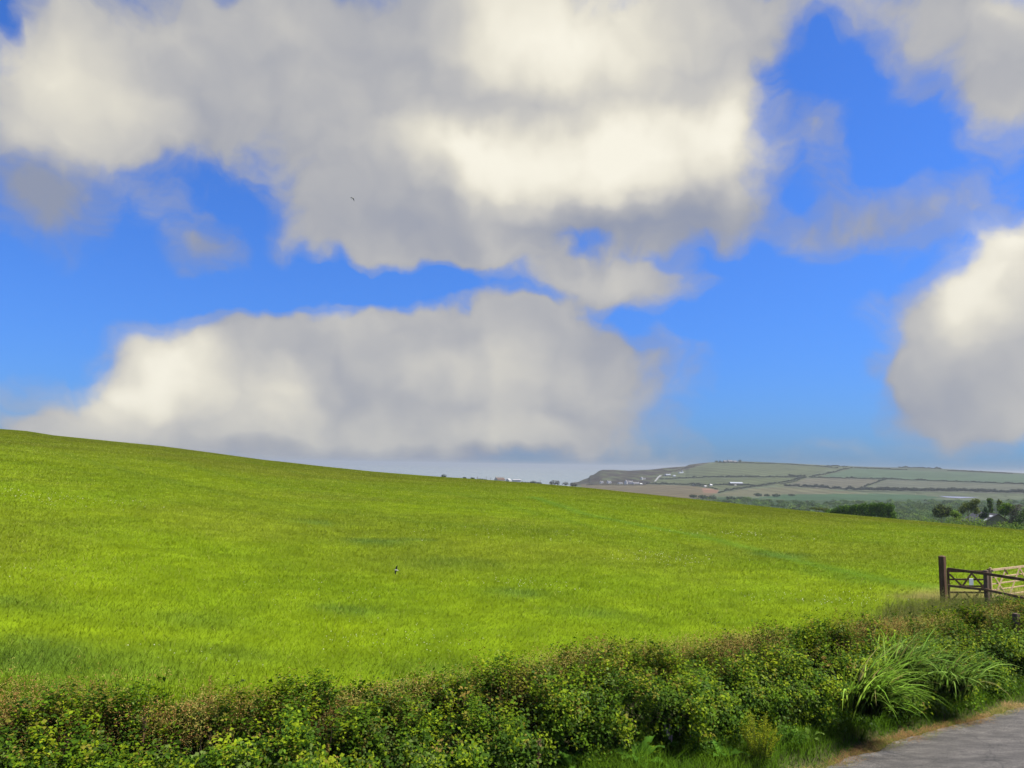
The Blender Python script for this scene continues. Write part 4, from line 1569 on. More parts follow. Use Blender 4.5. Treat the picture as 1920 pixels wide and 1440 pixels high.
ga = at_px(1777.5, 1071, 33.85)
gb = at_px(1853, 1068.8, 34.75)
gb.z = ga.z + 0.0
sc_m = (34.2 * math.cos(R(30))) / F                      # metres per photo pixel there
rows = [0, 0.30, 0.55, 0.78, 1.03]
g1, nrm1, d1 = five_bar_gate('field_gate', 'dark brown five bar wooden gate with crossed braces and a white notice', ga, gb, rows, M_dark_wood,
                             [(0.02, 0.10, 0.34, 0.56, 0.03), (0.30, 0.56, 0.56, 0.06, 0.055), (0.56, 0.06, 0.98, 0.78, 0.03), (0.70, 0.78, 0.97, 0.24, 0.055),
                              (0.08, 1.0, 0.22, 0.78, 0.03), (0.36, 0.72, 0.55, 1.02, 0.03), (0.57, 1.0, 0.70, 0.78, 0.055)], 'double field gates')
bm = bmesh.new()
npos = ga + d1 * 0.52 - Vector((0, 0, 0.375)) + nrm1 * 0.10
nrot = Matrix((d1.normalized(), -nrm1, Vector((0, 0, 1)))).transposed()
bx(bm, (0, 0, 0), (0.165, 0.008, 0.245), nrot)
bevel(bm, 0.003, 1)
o = obj_bm('notice', bm, M_paper)
o.location = npos
tag(o, 'blank white rectangular notice fixed to the bars of the dark brown gate', 'notice')

pa = at_px(1857, 1069.3, 34.9)
pb_ = at_px(1920, 1061.8, 35.9)
pb_.z = pa.z
dd = (pb_ - pa).normalized()
te_ = pix(1920, 1061.8)[1]
# run the pale gate on along its own line so that it stays level
rr_ = (pa.z - H) / te_
pb_ = Vector((rr_ * math.sin(pix(1920, 1061)[0]), rr_ * math.cos(pix(1920, 1061)[0]), pa.z))
dd = (pb_ - pa).normalized()
pend = pa + dd * 3.3
g2, nrm2, d2 = five_bar_gate('field_gate', 'pale bare wood five bar gate with diagonal braces, right of the short post', pa, pend, [0, 0.28, 0.52, 0.75, 0.99], M_pale_wood,
                             [(0.02, 0.12, 0.32, 1.0, 0.03), (0.30, 0.08, 0.06, 0.9, 0.055), (0.40, 1.0, 0.66, 0.06, 0.03), (0.66, 0.06, 0.95, 1.0, 0.055)], 'double field gates', bar_h=(0.085, 0.05))
bm = bmesh.new()
q = pa + Vector((0, 0, 0.02)) + nrm2 * 0.05
bar(bm, q - g2.location, q + dd * 0.10 + Vector((0, 0, -0.07)) - Vector(g2.location), 0.05, 0.02, (0, 0, 1))
obj_bm('latch', bm, M_iron, g2)
bm = bmesh.new()
q = pa + dd * 0.95 + nrm2 * 0.06
bar(bm, q + Vector((0, 0, -0.03)) - Vector(g2.location), q + dd * 0.22 + Vector((0, 0, -0.19)) - Vector(g2.location), 0.06, 0.03, (0, 0, 1))
o = obj_bm('brace', bm, M_dark_wood, g2)
o['label'] = 'short dark offcut brace'

# short stump of a post showing above the hedge at the right
sp = at_px(1905, 1150, 28.6)
bm = bmesh.new()
bx(bm, (0, 0, -0.35), (0.15, 0.15, 0.9), Matrix.Rotation(0.4, 3, 'Z'))
bevel(bm, 0.012, 2)
o = obj_bm('wooden_stake', bm, M_grey_wood)
o.location = (sp.x, sp.y, sp.z - 0.1)
tag(o, 'short brown wooden stake top showing above the hedge at the right edge', 'stake')


def dead_weed(u, v, r, label, wid, hgt, n=520):
    p = at_px(u, v, r)
    z = float(field_z(p.x, p.y))
    root = thing('dead_weed', label, 'dead weed', (p.x, p.y, z), 0, 'brown dead weeds by the fence')
    x, y = rng.normal(0, wid, n), rng.normal(0, wid * 0.6, n)
    h = hgt * rng.uniform(0.4, 1.1, n) * np.exp(-(x / wid) ** 2 * 0.3)
    V, q, t, c = seed_stems(x, y, np.zeros(n) - 0.02, h, np.tile([[0.12, 0.075, 0.04]], (n, 1)), np.tile([[0.19, 0.11, 0.06]], (n, 1)), per=7, head=0.6, lean=0.4, fleck=(0.02, 0.045))
    mesh_np('stems', V, q, t, c, M_grass, root)


dead_weed(1853, 1112, 31.6, 'dark brown dead weed heap at the foot of the short fence post', 0.22, 0.55)
dead_weed(1778, 1117, 32.8, 'reddish dead weeds at the foot of the tall gatepost', 0.16, 0.30, 300)
dead_weed(1908, 1104, 32.6, 'rusty dead weeds below the pale gate at the right edge', 0.40, 0.55, 700)


# ------------------------------------------------------------------ trees
def crown_leaves(lumps, n, size, cols, aspect=0.7, shell=0.55, gap=0.42, seed=0):
    """leaf clumps through ellipsoid lumps (cx, cy, cz, rx, ry, rz)"""
    vol = np.array([l[3] * l[4] * l[5] for l in lumps]) ** 0.67
    pick = rng.choice(len(lumps), n, p=vol / vol.sum())
    L = np.array(lumps)[pick]
    d = rng.normal(0, 1, (n, 3))
    d /= np.linalg.norm(d, axis=1, keepdims=True)
    rr = 1 - shell * rng.uniform(0, 1, (n, 1)) ** 1.6
    tw = 0.72 + 0.6 * fbm(d[:, 0] * 2.3 + pick * 3.1, d[:, 2] * 2.3 + d[:, 1] * 1.7, 300 + seed, 3)[:, None]
    c = L[:, :3] + d * rr * L[:, 3:] * tw
    keep = fbm(c[:, 0] / (L[:, 3] * 0.45) + 50, c[:, 2] / (L[:, 5] * 0.45) + c[:, 1] * 0.7, 310 + seed, 2) > gap - 0.12 * (d[:, 2] > 0)
    c, d, pick = c[keep], d[keep], pick[keep]
    k = len(c)
    cols = np.array(cols)
    ci = rng.choice(len(cols), k)
    tone = fbm(c[:, 0] * 1.1 / size / 4, c[:, 2] * 1.1 / size / 4 + c[:, 1], 320 + seed, 3)[:, None]
    col = cols[ci] * (0.65 + 0.7 * tone) * rng.uniform(0.75, 1.25, (k, 1))
    return (*leaf_quads(c, d + rng.normal(0, .6, (k, 3)) + np.array([0, 0, .35]), rng.uniform(0.6, 1.35, k) * size, aspect, col),)


def tree(name, label, cat_, base, lumps, n, size, cols, limbs=(), group=None, bark=(0.10, 0.085, 0.065), gap=0.42, seed=0, trunk_r=0.16):
    root = thing(name, label, cat_, base, 0, group)
    V, q, c = crown_leaves(lumps, n, size, cols, gap=gap, seed=seed)
    mesh_np('crown', V, q, None, c, M_far_leaf, root)
    segs = []
    for k, pts in enumerate(limbs):
        r0 = trunk_r if k == 0 else trunk_r * 0.5
        m = len(pts) - 1
        for i in range(m):
            segs.append((pts[i], pts[i + 1], r0 * (1 - i / m * 0.7), r0 * (1 - (i + 1) / m * 0.7)))
    if segs:
        V, q, t, c = tubes(segs, bark, 6)
        mesh_np('trunk', V, q, t, c, M_bark, root)
    return root


def base_for(u, v_base, r):
    """stand a thing on the valley side at distance r in the direction of column u"""
    az = pix(u, v_base)[0]
    return Vector((r * math.sin(az), r * math.cos(az), float(far_z(az, r))))


def ppm(u, r):
    """metres per photo pixel at distance r in column u"""
    return r * math.cos(pix(u, 950)[0]) / F


GREEN = [(0.075, 0.155, 0.016), (0.100, 0.185, 0.020), (0.060, 0.120, 0.016)]
DARKG = [(0.038, 0.060, 0.020), (0.050, 0.075, 0.022), (0.055, 0.060, 0.030)]
BRIGHT = [(0.150, 0.240, 0.022), (0.125, 0.210, 0.020), (0.170, 0.250, 0.030)]
OLIVE = [(0.115, 0.150, 0.026), (0.095, 0.125, 0.024), (0.140, 0.175, 0.032)]
GREYB = [(0.105, 0.095, 0.075), (0.085, 0.088, 0.060), (0.12, 0.105, 0.085)]


def tree_px(name, label, cat_, u, r, lumps_px, n, size, cols, limbs_px=(), group=None, gap=0.42, seed=0, depth=0.8, tr=0.14, bark=(0.10, 0.085, 0.065), vb=975):
    """lumps as photo-pixel ellipses (u, v, ru, rv); stood at distance r on the ground there"""
    b = base_for(u, vb, r)
    s = ppm(u, r)
    az = pix(u, vb)[0]
    ex, ey = Vector((math.cos(az), -math.sin(az), 0)), Vector((math.sin(az), math.cos(az), 0))

    def loc(uu, vv, k=0.0):
        q = polar(uu, vv, r)
        return np.array(q + ey * k - b)
    lumps = []
    for i, (uu, vv, ru, rv) in enumerate(lumps_px):
        c = loc(uu, vv, ((i * 37) % 11 / 11 - 0.5) * ru * s * 1.0)
        lumps.append((*c, ru * s * 1.05, ru * s * depth, rv * s * 1.05))
    limbs = []
    for pts in limbs_px:
        limbs.append([loc(*p) if p[1] is not None else np.array([0, 0, -0.3]) for p in pts])
    if not limbs:
        top = lumps[0]
        limbs = [[np.array([0, 0, -0.3]), np.array([top[0] * 0.5, top[1] * 0.5, top[2] * 0.6]), np.array(top[:3])]]
    return tree(name, label, cat_, b, lumps, n, size, cols, limbs, group, bark, gap, seed, tr)


G_EDGE = 'trees round the grey roofed barn'
tree_px('bushy_tree', 'dark rounded bushy tree left of the wind bent tree beyond the field', 'tree', 1765, 238,
        [(1765, 958, 15, 11), (1757, 962, 9, 9), (1774, 960, 9, 9), (1764, 951, 8, 6), (1782, 956, 6, 7)], 2600, 0.34, DARKG + [OLIVE[0]], group=G_EDGE, seed=1)
tree_px('windswept_tree', 'wind bent tree with pale forked trunks leaning to the right beyond the field', 'tree', 1815, 240,
        [(1828, 941, 9, 5), (1818, 947, 12, 6), (1808, 953, 9, 8), (1801, 960, 7, 8), (1825, 953, 9, 8), (1832, 960, 6, 6), (1833, 938, 5, 4)], 2600, 0.32, OLIVE,
        [[(1814, None), (1815, 964), (1818, 953), (1822, 944)], [(1815, 968), (1822, 957), (1829, 946)], [(1814, 966), (1809, 957), (1808, 950)]], G_EDGE, seed=2, bark=(0.20, 0.165, 0.12), gap=0.45)
tree_px('slender_tree', 'tall slender ivy covered tree behind the grey barn roof', 'tree', 1857, 246,
        [(1857, 939, 5, 5), (1856, 946, 4.5, 6), (1858, 955, 4, 7), (1857, 965, 4.5, 8), (1853, 937, 3, 3)], 1500, 0.28, GREEN + [OLIVE[1]], group=G_EDGE, seed=3)
tree_px('young_conifer', 'small dark pointed tree left of the slender ivy covered tree', 'tree', 1848, 242,
        [(1848, 955, 3, 5), (1848, 962, 6, 6), (1846, 969, 9, 6)], 1400, 0.28, [(0.035, 0.075, 0.02), (0.045, 0.09, 0.024)], group=G_EDGE, seed=4)
tree_px('slender_tree', 'thin sparse tree with a narrow top between the slender tree and the round green tree', 'tree', 1874, 247,
        [(1874, 941, 3.5, 5), (1872, 947, 3, 6), (1877, 943, 2.5, 4), (1873, 956, 3, 7)], 700, 0.28, OLIVE, group=G_EDGE, seed=5)
tree_px('round_tree', 'round bright green tree with a dark trunk right of the barn roof', 'tree', 1886, 236,
        [(1888, 951, 14, 7), (1880, 955, 8, 6), (1896, 956, 9, 7), (1888, 947, 8, 4), (1884, 961, 9, 5)], 2600, 0.32, BRIGHT + GREEN,
        [[(1884, None), (1884, 972), (1886, 960)], [(1884, 970), (1878, 958)], [(1885, 968), (1895, 957)]], G_EDGE, seed=6)
tree_px('leafless_tree', 'grey brown half bare tree right of the round bright green tree', 'tree', 1905, 234,
        [(1906, 958, 10, 11), (1900, 970, 9, 10), (1910, 950, 7, 5), (1893, 980, 9, 6)], 1700, 0.26, GREYB,
        [[(1903, None), (1904, 970), (1907, 955)], [(1904, 972), (1898, 958)], [(1904, 970), (1912, 955)], [(1904, 974), (1893, 966)]], G_EDGE, seed=7, gap=0.5)
tree_px('bushy_tree', 'dark green bushy tree at the right edge of the photo above the field', 'tree', 1917, 230,
        [(1918, 972, 11, 13), (1908, 982, 9, 8), (1926, 962, 9, 10)], 2200, 0.32, GREEN + DARKG, group=G_EDGE, seed=8)
tree_px('bushy_tree', 'small mid green bush beside the dark rounded tree, on its right', 'bush', 1790, 236,
        [(1789, 963, 8, 6), (1795, 968, 8, 6)], 1100, 0.30, BRIGHT, group=G_EDGE, seed=9)


def thicket():
    """brambles along the foot of the field below the trees: one tangled mass"""
    parts = []
    for i in range(46):
        u = random.uniform(1735, 1990)
        r = random.uniform(214, 240)
        vt = np.interp(u, [1735, 1800, 1850, 1920, 1990], [976, 972, 977, 986, 992]) + random.uniform(-3, 4)
        b = base_for(u, 980, r)
        c = polar(u, vt + 3, r)
        rad = random.uniform(1.2, 2.6)
        V, q, col = crown_leaves([(c.x, c.y, c.z - 1.0, rad, rad, 1.9), (c.x, c.y, (c.z + b.z) / 2 - 0.5, rad * 1.2, rad * 1.2, max(1.2, (c.z - b.z) * 0.5))], 420, 0.32,
                                 random.choice([BRIGHT, BRIGHT, OLIVE, GREEN]), gap=0.3, seed=30 + i)
        parts.append((V, q, None, col))
    V, q, t, c = cat(parts)
    tag(mesh_np('undergrowth', V, q, t, c, M_far_leaf), 'bright green bramble undergrowth at the foot of the trees beyond the field', 'undergrowth', kind='stuff')


thicket()

# the tall clipped bush row standing just over the crest
lump = []
for i in range(26):
    f = i / 25
    u = 1553 + f * 120
    top = np.interp(f, [0, 0.15, 0.4, 0.7, 0.9, 1.0], [957, 952, 947.5, 943.5, 943.0, 947])
    lump.append((u + random.uniform(-2, 2), top + 6 + random.uniform(-3, 2), 6 + 3 * random.random(), 5 + 2 * random.random()))
    lump.append((u + random.uniform(-2, 2), top + 14 + f * 5, 8 + 2 * f, 9))
tree_px('tall_hedge', 'dense deep green hedge block rising over the field edge in front of the wood', 'hedge', 1615, 226, lump, 15000, 0.33,
        [(0.070, 0.150, 0.012), (0.095, 0.185, 0.014), (0.055, 0.115, 0.012)], gap=0.36, seed=12, depth=0.6, vb=965)
tree_px('bramble_bush', 'low brown green bush at the left end of the dense hedge block', 'bush', 1535, 228,
        [(1535, 954, 9, 3.2), (1548, 956, 7, 3.2), (1524, 953, 6, 2)], 900, 0.3, OLIVE + [GREYB[0]], seed=13, vb=960)

# ------------------------------------------------------------------ barn among the trees
M_slate = solid('slate', (0.060, 0.058, 0.064), 0.6, 0.3, 0.25, 14, (1, 1, 1), 0.2)
M_stone = solid('barn_stone', (0.20, 0.18, 0.15), 0.9, 0.1, 0.3, 3)
M_white = solid('white_render', (0.60, 0.59, 0.57), 0.8, 0.2, 0.07, 2, bump=0.03)
M_cream = solid('cream_render', (0.62, 0.57, 0.48), 0.8, 0.2, 0.07, 2, bump=0.03)
M_grey_render = solid('grey_render', (0.34, 0.34, 0.34), 0.85, 0.1, 0.15, 2, bump=0.03)
M_roof_dark = solid('dark_roof', (0.15, 0.145, 0.15), 0.7, 0.3, 0.2, 8)
M_roof_brown = solid('brown_roof', (0.115, 0.078, 0.060), 0.8, 0.2, 0.25, 8)
M_roof_pale = solid('sheet_roof', (0.32, 0.34, 0.36), 0.4, 0.5, 0.08, 1.5, bump=0.02)
M_glass = solid('window_glass', (0.03, 0.035, 0.045), 0.12, 0.6, 0.2, 4, bump=0.0)
M_panel = solid('rooflight', (0.60, 0.63, 0.68), 0.25, 0.6, 0.05, 2, bump=0.0)
M_door = solid('painted_door', (0.07, 0.09, 0.13), 0.5, 0.4, 0.15, 4)


def house(name, label, cat_, pos, rz, w, d, h, rh, wall, roof, windows=3, chimneys=1, door=True, group=None, rooflights=0, over=0.25, storeys=1):
    """gabled building; ridge along its local x, front (local -y) faces the camera"""
    root = thing(name, label, cat_, pos, rz, group)
    bm = bmesh.new()
    zb = -1.6
    pts = [(-w / 2, -d / 2), (w / 2, -d / 2), (w / 2, d / 2), (-w / 2, d / 2)]
    lo = [bm.verts.new((x, y, zb)) for x, y in pts]
    hi = [bm.verts.new((x, y, h)) for x, y in pts]
    g0, g1 = bm.verts.new((-w / 2, 0, h + rh)), bm.verts.new((w / 2, 0, h + rh))
    bm.faces.new((lo[0], lo[1], hi[1], hi[0]))
    bm.faces.new((lo[2], lo[3], hi[3], hi[2]))
    bm.faces.new((lo[1], lo[2], hi[2], g1, hi[1]))
    bm.faces.new((lo[3], lo[0], hi[0], g0, hi[3]))
    obj_bm('wall', bm, wall, root)
    bm = bmesh.new()
    sl = rh / (d / 2)
    t = 0.14
    for s in (-1, 1):
        y0, z0 = 0.0, h + rh + 0.03
        y1, z1 = s * (d / 2 + over), h - sl * over + 0.03
        x0, x1 = -w / 2 - over, w / 2 + over
        a = [bm.verts.new(p) for p in ((x0, y0, z0), (x1, y0, z0), (x1, y1, z1), (x0, y1, z1))]
        b = [bm.verts.new((p.co.x, p.co.y, p.co.z + t)) for p in a]
        for f in ((a[0], a[1], a[2], a[3]), (b[3], b[2], b[1], b[0])):
            bm.faces.new(f)
        for i in range(4):
            j = (i + 1) % 4
            if i != 0:
                bm.faces.new((a[j], a[i], b[i], b[j]))
    bmesh.ops.recalc_face_normals(bm, faces=bm.faces)
    ro = obj_bm('roof', bm, roof, root)
    for k in range(chimneys):
        bm = bmesh.new()
        x = (-w / 2 + 0.5) if k == 0 else (w / 2 - 0.5)
        bx(bm, (x, 0, h + rh + 0.45), (0.75, 0.6, 1.5))
        bx(bm, (x, 0, h + rh + 1.27), (0.9, 0.75, 0.14))
        obj_bm('chimney', bm, wall, ro)
    for st in range(storeys):
        zc = (h / storeys) * (st + 0.55)
        for k in range(windows):
            x = -w / 2 + w * (k + 0.5) / windows
            if door and st == 0 and k == windows // 2:
                continue
            bm = bmesh.new()
            bx(bm, (x, -d / 2 - 0.02, zc), (min(0.9, w / windows * 0.35), 0.06, 0.95))
            obj_bm('window', bm, M_glass, root)
    if door and windows:
        bm = bmesh.new()
        x = -w / 2 + w * (windows // 2 + 0.5) / windows
        bx(bm, (x, -d / 2 - 0.03, 1.02), (1.0, 0.08, 2.04))
        obj_bm('door', bm, M_door, root)
    for k in range(rooflights):
        bm = bmesh.new()
        f = 0.45
        y = -d / 2 * f * 1.3
        z = h + rh + 0.03 + t + 0.025 + y * sl
        x = -w / 2 + w * (k * 0.42 + 0.16)
        ln = 1.9 if k == 0 else 1.2
        rot = Matrix.Rotation(math.atan(sl), 3, 'X')
        bx(bm, (x, y, z), (ln, d * 0.34, 0.04), rot)
        obj_bm('rooflight', bm, M_panel, ro)
    return root


# barn: gable towards the lane, its left slope seen at a glance with two rooflights
BR = 241.0
bap = polar(1871, 964.5, BR)
bbase = base_for(1871, 975, BR)
ridge_h = bap.z - bbase.z
barn = thing('barn', 'grey roofed barn with white rooflights half hidden by trees and brambles', 'barn', bbase, math.pi / 2 - pix(1871, 970)[0] + R(25))
bw, bd, brh = 12.0, 7.4, 2.35
bhh = ridge_h - brh
bm = bmesh.new()
lo = [bm.verts.new(p) for p in ((0, -bd / 2, -1), (bw, -bd / 2, -1), (bw, bd / 2, -1), (0, bd / 2, -1))]
hi = [bm.verts.new(p) for p in ((0, -bd / 2, bhh), (bw, -bd / 2, bhh), (bw, bd / 2, bhh), (0, bd / 2, bhh))]
ga_, gb_ = bm.verts.new((0, 0, ridge_h)), bm.verts.new((bw, 0, ridge_h))
for f in ((lo[0], lo[1], hi[1], hi[0]), (lo[2], lo[3], hi[3], hi[2]), (lo[1], lo[2], hi[2], gb_, hi[1]), (lo[3], lo[0], hi[0], ga_, hi[3])):
    bm.faces.new(f)
obj_bm('wall', bm, M_stone, barn)
bm = bmesh.new()
bsl = brh / (bd / 2)
for s_ in (-1, 1):
    a = [bm.verts.new(p) for p in ((-.3, 0, ridge_h + .03), (bw + .3, 0, ridge_h + .03), (bw + .3, s_ * (bd / 2 + .3), bhh - .3 * bsl + .03), (-.3, s_ * (bd / 2 + .3), bhh - .3 * bsl + .03))]
    b = [bm.verts.new(v.co + Vector((0, 0, .12))) for v in a]
    bm.faces.new(a)
    bm.faces.new(b)
    for i in (1, 2, 3):
        j = (i + 1) % 4
        bm.faces.new((a[i], a[j], b[j], b[i]))
bmesh.ops.recalc_face_normals(bm, faces=bm.faces)
broof = obj_bm('roof', bm, M_slate, barn)
for y, ln in ((2.75, 1.3), (1.1, 0.7)):
    bm = bmesh.new()
    bx(bm, (1.5, y, ridge_h + .03 + .145 - y * bsl), (1.9, ln, .04), Matrix.Rotation(-math.atan(bsl), 3, 'X'))
    obj_bm('rooflight', bm, M_panel, broof)


# ------------------------------------------------------------------ wood on the valley floor
def crowns_at(rows, quads, size, gap=0.25):
    """many tree crowns in one mesh: rows of (x, y, z, rad, hgt, colour)"""
    parts = []
    for (x, y, z, rad, hgt, c) in rows:
        n = quads
        d = rng.normal(0, 1, (n, 3))
        d /= np.linalg.norm(d, axis=1, keepdims=True)
        d[:, 2] = np.abs(d[:, 2]) * 1.1 - 0.3
        rr = rng.uniform(0.25, 1.08, (n, 1)) ** 0.6
        p = np.array([x, y, z + hgt * 0.5]) + d * rr * np.array([rad, rad, hgt * 0.52])
        col = np.array(c) * rng.uniform(0.65, 1.35, (n, 1))
        V, q, cc = leaf_quads(p, d + rng.normal(0, .45, (n, 3)), rng.uniform(0.7, 1.3, n) * size * (rad / 4.5) ** 0.5, 0.75, col)
        parts.append((V, q, None, cc))
    return cat(parts)


def build_wood():
    rows = []
    pal = [(0.075, 0.130, 0.026), (0.088, 0.150, 0.028), (0.062, 0.110, 0.026), (0.100, 0.150, 0.030), (0.120, 0.185, 0.028), (0.070, 0.098, 0.032)]
    n = 0
    while n < 3800:
        u = random.uniform(1200, 2080)
        r = 330 * (1500 / 330) ** random.random()
        az = pix(u, 940)[0]
        x, y = r * math.sin(az), r * math.cos(az)
        z = float(far_z(az, r))
        uu, vv = uv_of(np.array([x]), np.array([y]), np.array([z]))
        vv = float(vv[0])
        lim = np.interp(u, [1200, 1290, 1345, 1420, 1500, 1600, 1690, 1740, 1800, 1920, 2080], [958, 940, 938, 941, 944, 944, 942, 940, 943, 941, 940])
        if vv < lim + random.uniform(0, 2.5):
            continue
        w = float(fbm(np.array([x / 60]), np.array([y / 60]), 201, 3)[0])
        if u < 1430 and w < 0.42:
            continue
        c = np.array(random.choice(pal)) * (0.6 + 0.9 * w) * random.uniform(0.6, 1.5)
        rad = random.uniform(2.4, 5.2) * (0.8 + 0.3 * (r > 600))
        rows.append((x, y, z, rad, rad * random.uniform(1.1, 1.7), c))
        n += 1
    V, q, t, c = crowns_at(rows, 110, 1.0)
    tag(mesh_np('woods', V, q, t, c, M_far_leaf), 'mixed green wood filling the valley floor beyond the field', 'woods', kind='stuff')


build_wood()


def tree_group(specs, group):
    """single dark trees of the valley, each its own crown and trunk: u, v of the base, height px, width px, label, colours"""
    for i, (u, v, hp, wp, label, cols) in enumerate(specs):
        p, r = at(u, v)
        s = ppm(u, r)
        hh, ww = hp * s, wp * s / 2
        lumps = [(0, 0, hh * 0.58, ww, ww, hh * 0.42), (ww * .45, 0, hh * .45, ww * .6, ww * .6, hh * .35), (-ww * .45, .3, hh * .5, ww * .6, ww * .6, hh * .32)]
        tree('valley_tree', label, 'tree', p, lumps, 260, max(0.5, ww * 0.26), cols, [[np.array([0, 0, -0.4]), np.array([0, 0, hh * .4]), np.array([ww * .1, 0, hh * .7])]],
             group, gap=0.2, seed=60 + i, trunk_r=ww * 0.09 + 0.1)


DK = [(0.050, 0.075, 0.038), (0.060, 0.088, 0.040), (0.045, 0.066, 0.036)]
tree_group([
    (1300, 934, 7, 15, 'dark valley tree at the left end of the wood, nearest the brown field', DK),
    (1318, 936, 8, 17, 'second dark valley tree from the left end of the wood', DK),
    (1335, 937, 8, 16, 'dark broad valley tree just right of the two at the left end of the wood', DK),
    (1371, 939, 9, 20, 'largest dark valley tree, standing below the sunken lane on the hill', DK),
    (1392, 939, 8, 17, 'dark valley tree touching the right side of the largest valley tree', DK),
    (1421, 931, 7, 14, 'dark round tree on the edge of the pale field below the white roofed shed', DK),
    (1438, 931, 5, 10, 'small dark tree between two round ones at the edge of the pale field', DK),
    (1455, 932, 6, 15, 'dark round tree right of the small one at the edge of the pale field', DK),
    (1484, 930, 3.5, 11, 'low grey green tree on the right of the dark round trees', DK),
], 'dark trees along the edge of the wood')


# ------------------------------------------------------------------ hedgerows on the far hill
def hedgerow(pts, thick, label, col=(0.068, 0.080, 0.044), ragged=0.6, dens=1.5):
    thick = thick * 1.35
    """pts: photo pixels on the hill; the row follows the ground there. thick = height in photo pixels"""
    P = []
    for (u0, v0), (u1, v1) in zip(pts[:-1], pts[1:]):
        k = max(2, int(math.hypot(u1 - u0, v1 - v0) / 1.6))
        for i in range(k):
            f = i / k
            P.append(at(u0 + (u1 - u0) * f, v0 + (v1 - v0) * f))
    parts = []
    o0 = P[0][0].copy()
    rows = []
    for i, (p, r) in enumerate(P):
        s = r / F * 0.94
        nn = float(fbm(np.array([i * 0.23]), np.array([thick * 3.3]), 401, 3)[0])
        hh = thick * s * (1 + ragged * (nn - 0.5) * 2.2) * random.uniform(0.8, 1.2)
        rad = max(1.1, hh * 0.55)
        for k in range(max(1, int(2 * dens))):
            rows.append((p.x - o0.x + random.uniform(-1, 1) * s, p.y - o0.y + random.uniform(-1, 1) * s, p.z - o0.z - 0.4, rad, hh * 1.15, np.array(col) * random.uniform(0.75, 1.3)))
    V, q, t, c = crowns_at(rows, 26, 1.7)
    o = mesh_np('hedgerow', V, q, t, c, M_far_leaf)
    o.location = o0
    tag(o, label, 'hedge', 'hedgerows dividing the far hill fields')


hedgerow([(1238, 899), (1270, 897.8), (1300, 896.6), (1350, 895.2), (1400, 895.2), (1480, 895.4), (1514, 895.8)], 2.2, 'long level hedgerow under the largest hill field, above the white roofed shed')
hedgerow([(1212, 908), (1240, 909), (1290, 910), (1330, 910.5), (1375, 910), (1405, 911), (1430, 912)], 2.6, 'hedgerow along the farm lane past the small white farm buildings')
hedgerow([(1348, 925), (1362, 921), (1385, 917.5), (1412, 913.5), (1436, 911), (1463, 906), (1490, 901), (1512, 896)], 2.6, 'hedgerow climbing from the wood past the end of the white roofed shed')
hedgerow([(1518, 895), (1545, 890.5), (1562, 887), (1580, 882), (1600, 877.5)], 2.4, 'steep hedgerow running up to the skyline between grey and green hill fields')
hedgerow([(1519, 896), (1560, 896.8), (1610, 898), (1662, 899), (1740, 902), (1800, 904), (1860, 906.5), (1960, 910)], 2.0, 'long hedgerow under the wide green field on the right of the hill')
hedgerow([(1480, 894.5), (1496, 894), (1511, 895)], 3.2, 'short thick clump of hedgerow where the hill hedges meet')
hedgerow([(1661, 899.5), (1648, 904), (1634, 909), (1620, 913.5)], 2.4, 'diagonal hedgerow between two grey fields above the tree belt')
hedgerow([(1472, 913), (1500, 913.6), (1522, 915), (1552, 917), (1585, 918.5)], 3.4, 'ragged line of dark bushes along the top of the pale valley field', ragged=0.9)
hedgerow([(1586, 920), (1620, 921), (1660, 922), (1720, 922.5), (1800, 922.5), (1860, 925), (1960, 927)], 5.0, 'broad dark belt of trees above the lake', ragged=0.5, dens=1.5)
hedgerow([(1650, 916), (1690, 918), (1740, 919), (1800, 919)], 2.4, 'thin upper fringe of the tree belt above the lake', (0.085, 0.088, 0.055))
hedgerow([(1346, 867.8), (1390, 868.6), (1440, 869.8), (1480, 871.2), (1540, 875.5), (1572, 879)], 1.6, 'hedgerow just below the skyline to the right of the hilltop farm')
hedgerow([(1602, 878), (1640, 879.5), (1680, 881), (1702, 882)], 1.5, 'faint hedgerow below the skyline in the middle of the wide green field')
hedgerow([(1776, 883), (1800, 884), (1850, 886), (1900, 889)], 1.5, 'faint hedgerow near the skyline at the far right', (0.085, 0.09, 0.06))
hedgerow([(1296, 911.5), (1316, 912.5), (1332, 914.5), (1346, 918.5)], 1.8, 'curved hedgerow round the red bare soil patch')
hedgerow([(1464, 908.5), (1485, 904.5), (1500, 900)], 1.4, 'short hedgerow beside the climbing lane hedge', (0.08, 0.088, 0.055))
hedgerow([(1552, 874.2), (1566, 875), (1590, 876)], 1.8, 'clump of skyline bushes left of the steep hedgerow', ragged=0.9)
hedgerow([(1686, 877.4), (1715, 877.8), (1742, 878.6), (1766, 880.3)], 1.8, 'row of skyline bushes right of the steep hedgerow', ragged=0.9)
hedgerow([(1245, 883.5), (1262, 884), (1282, 879), (1305, 874)], 1.2, 'scrubby line between the brown headland and the largest hill field', (0.09, 0.085, 0.055))
hedgerow([(1100, 909.5), (1140, 909.5), (1180, 909.8), (1212, 909.5)], 1.0, 'low hedgerow below the white village houses at the headland foot')

# pale track climbing the headland
tr = [at(u, v) for u, v in ((1228, 903), (1231, 899.5), (1234, 895.5), (1239, 891.5))]
bm = bmesh.new()
prev = None
for (p, r), wpx in zip(tr, (1.6, 1.8, 2.0, 2.4)):
    s = r / F * 0.95 * wpx
    a, b = bm.verts.new((p.x - s, p.y, p.z + 0.5)), bm.verts.new((p.x + s, p.y, p.z + 0.5))
    if prev:
        bm.faces.new((prev[0], prev[1], b, a))
    prev = (a, b)
tag(obj_bm('track', bm, solid('pale_track', (0.24, 0.24, 0.23), 0.9, 0.1, 0.1, 0.1)), kind='structure')


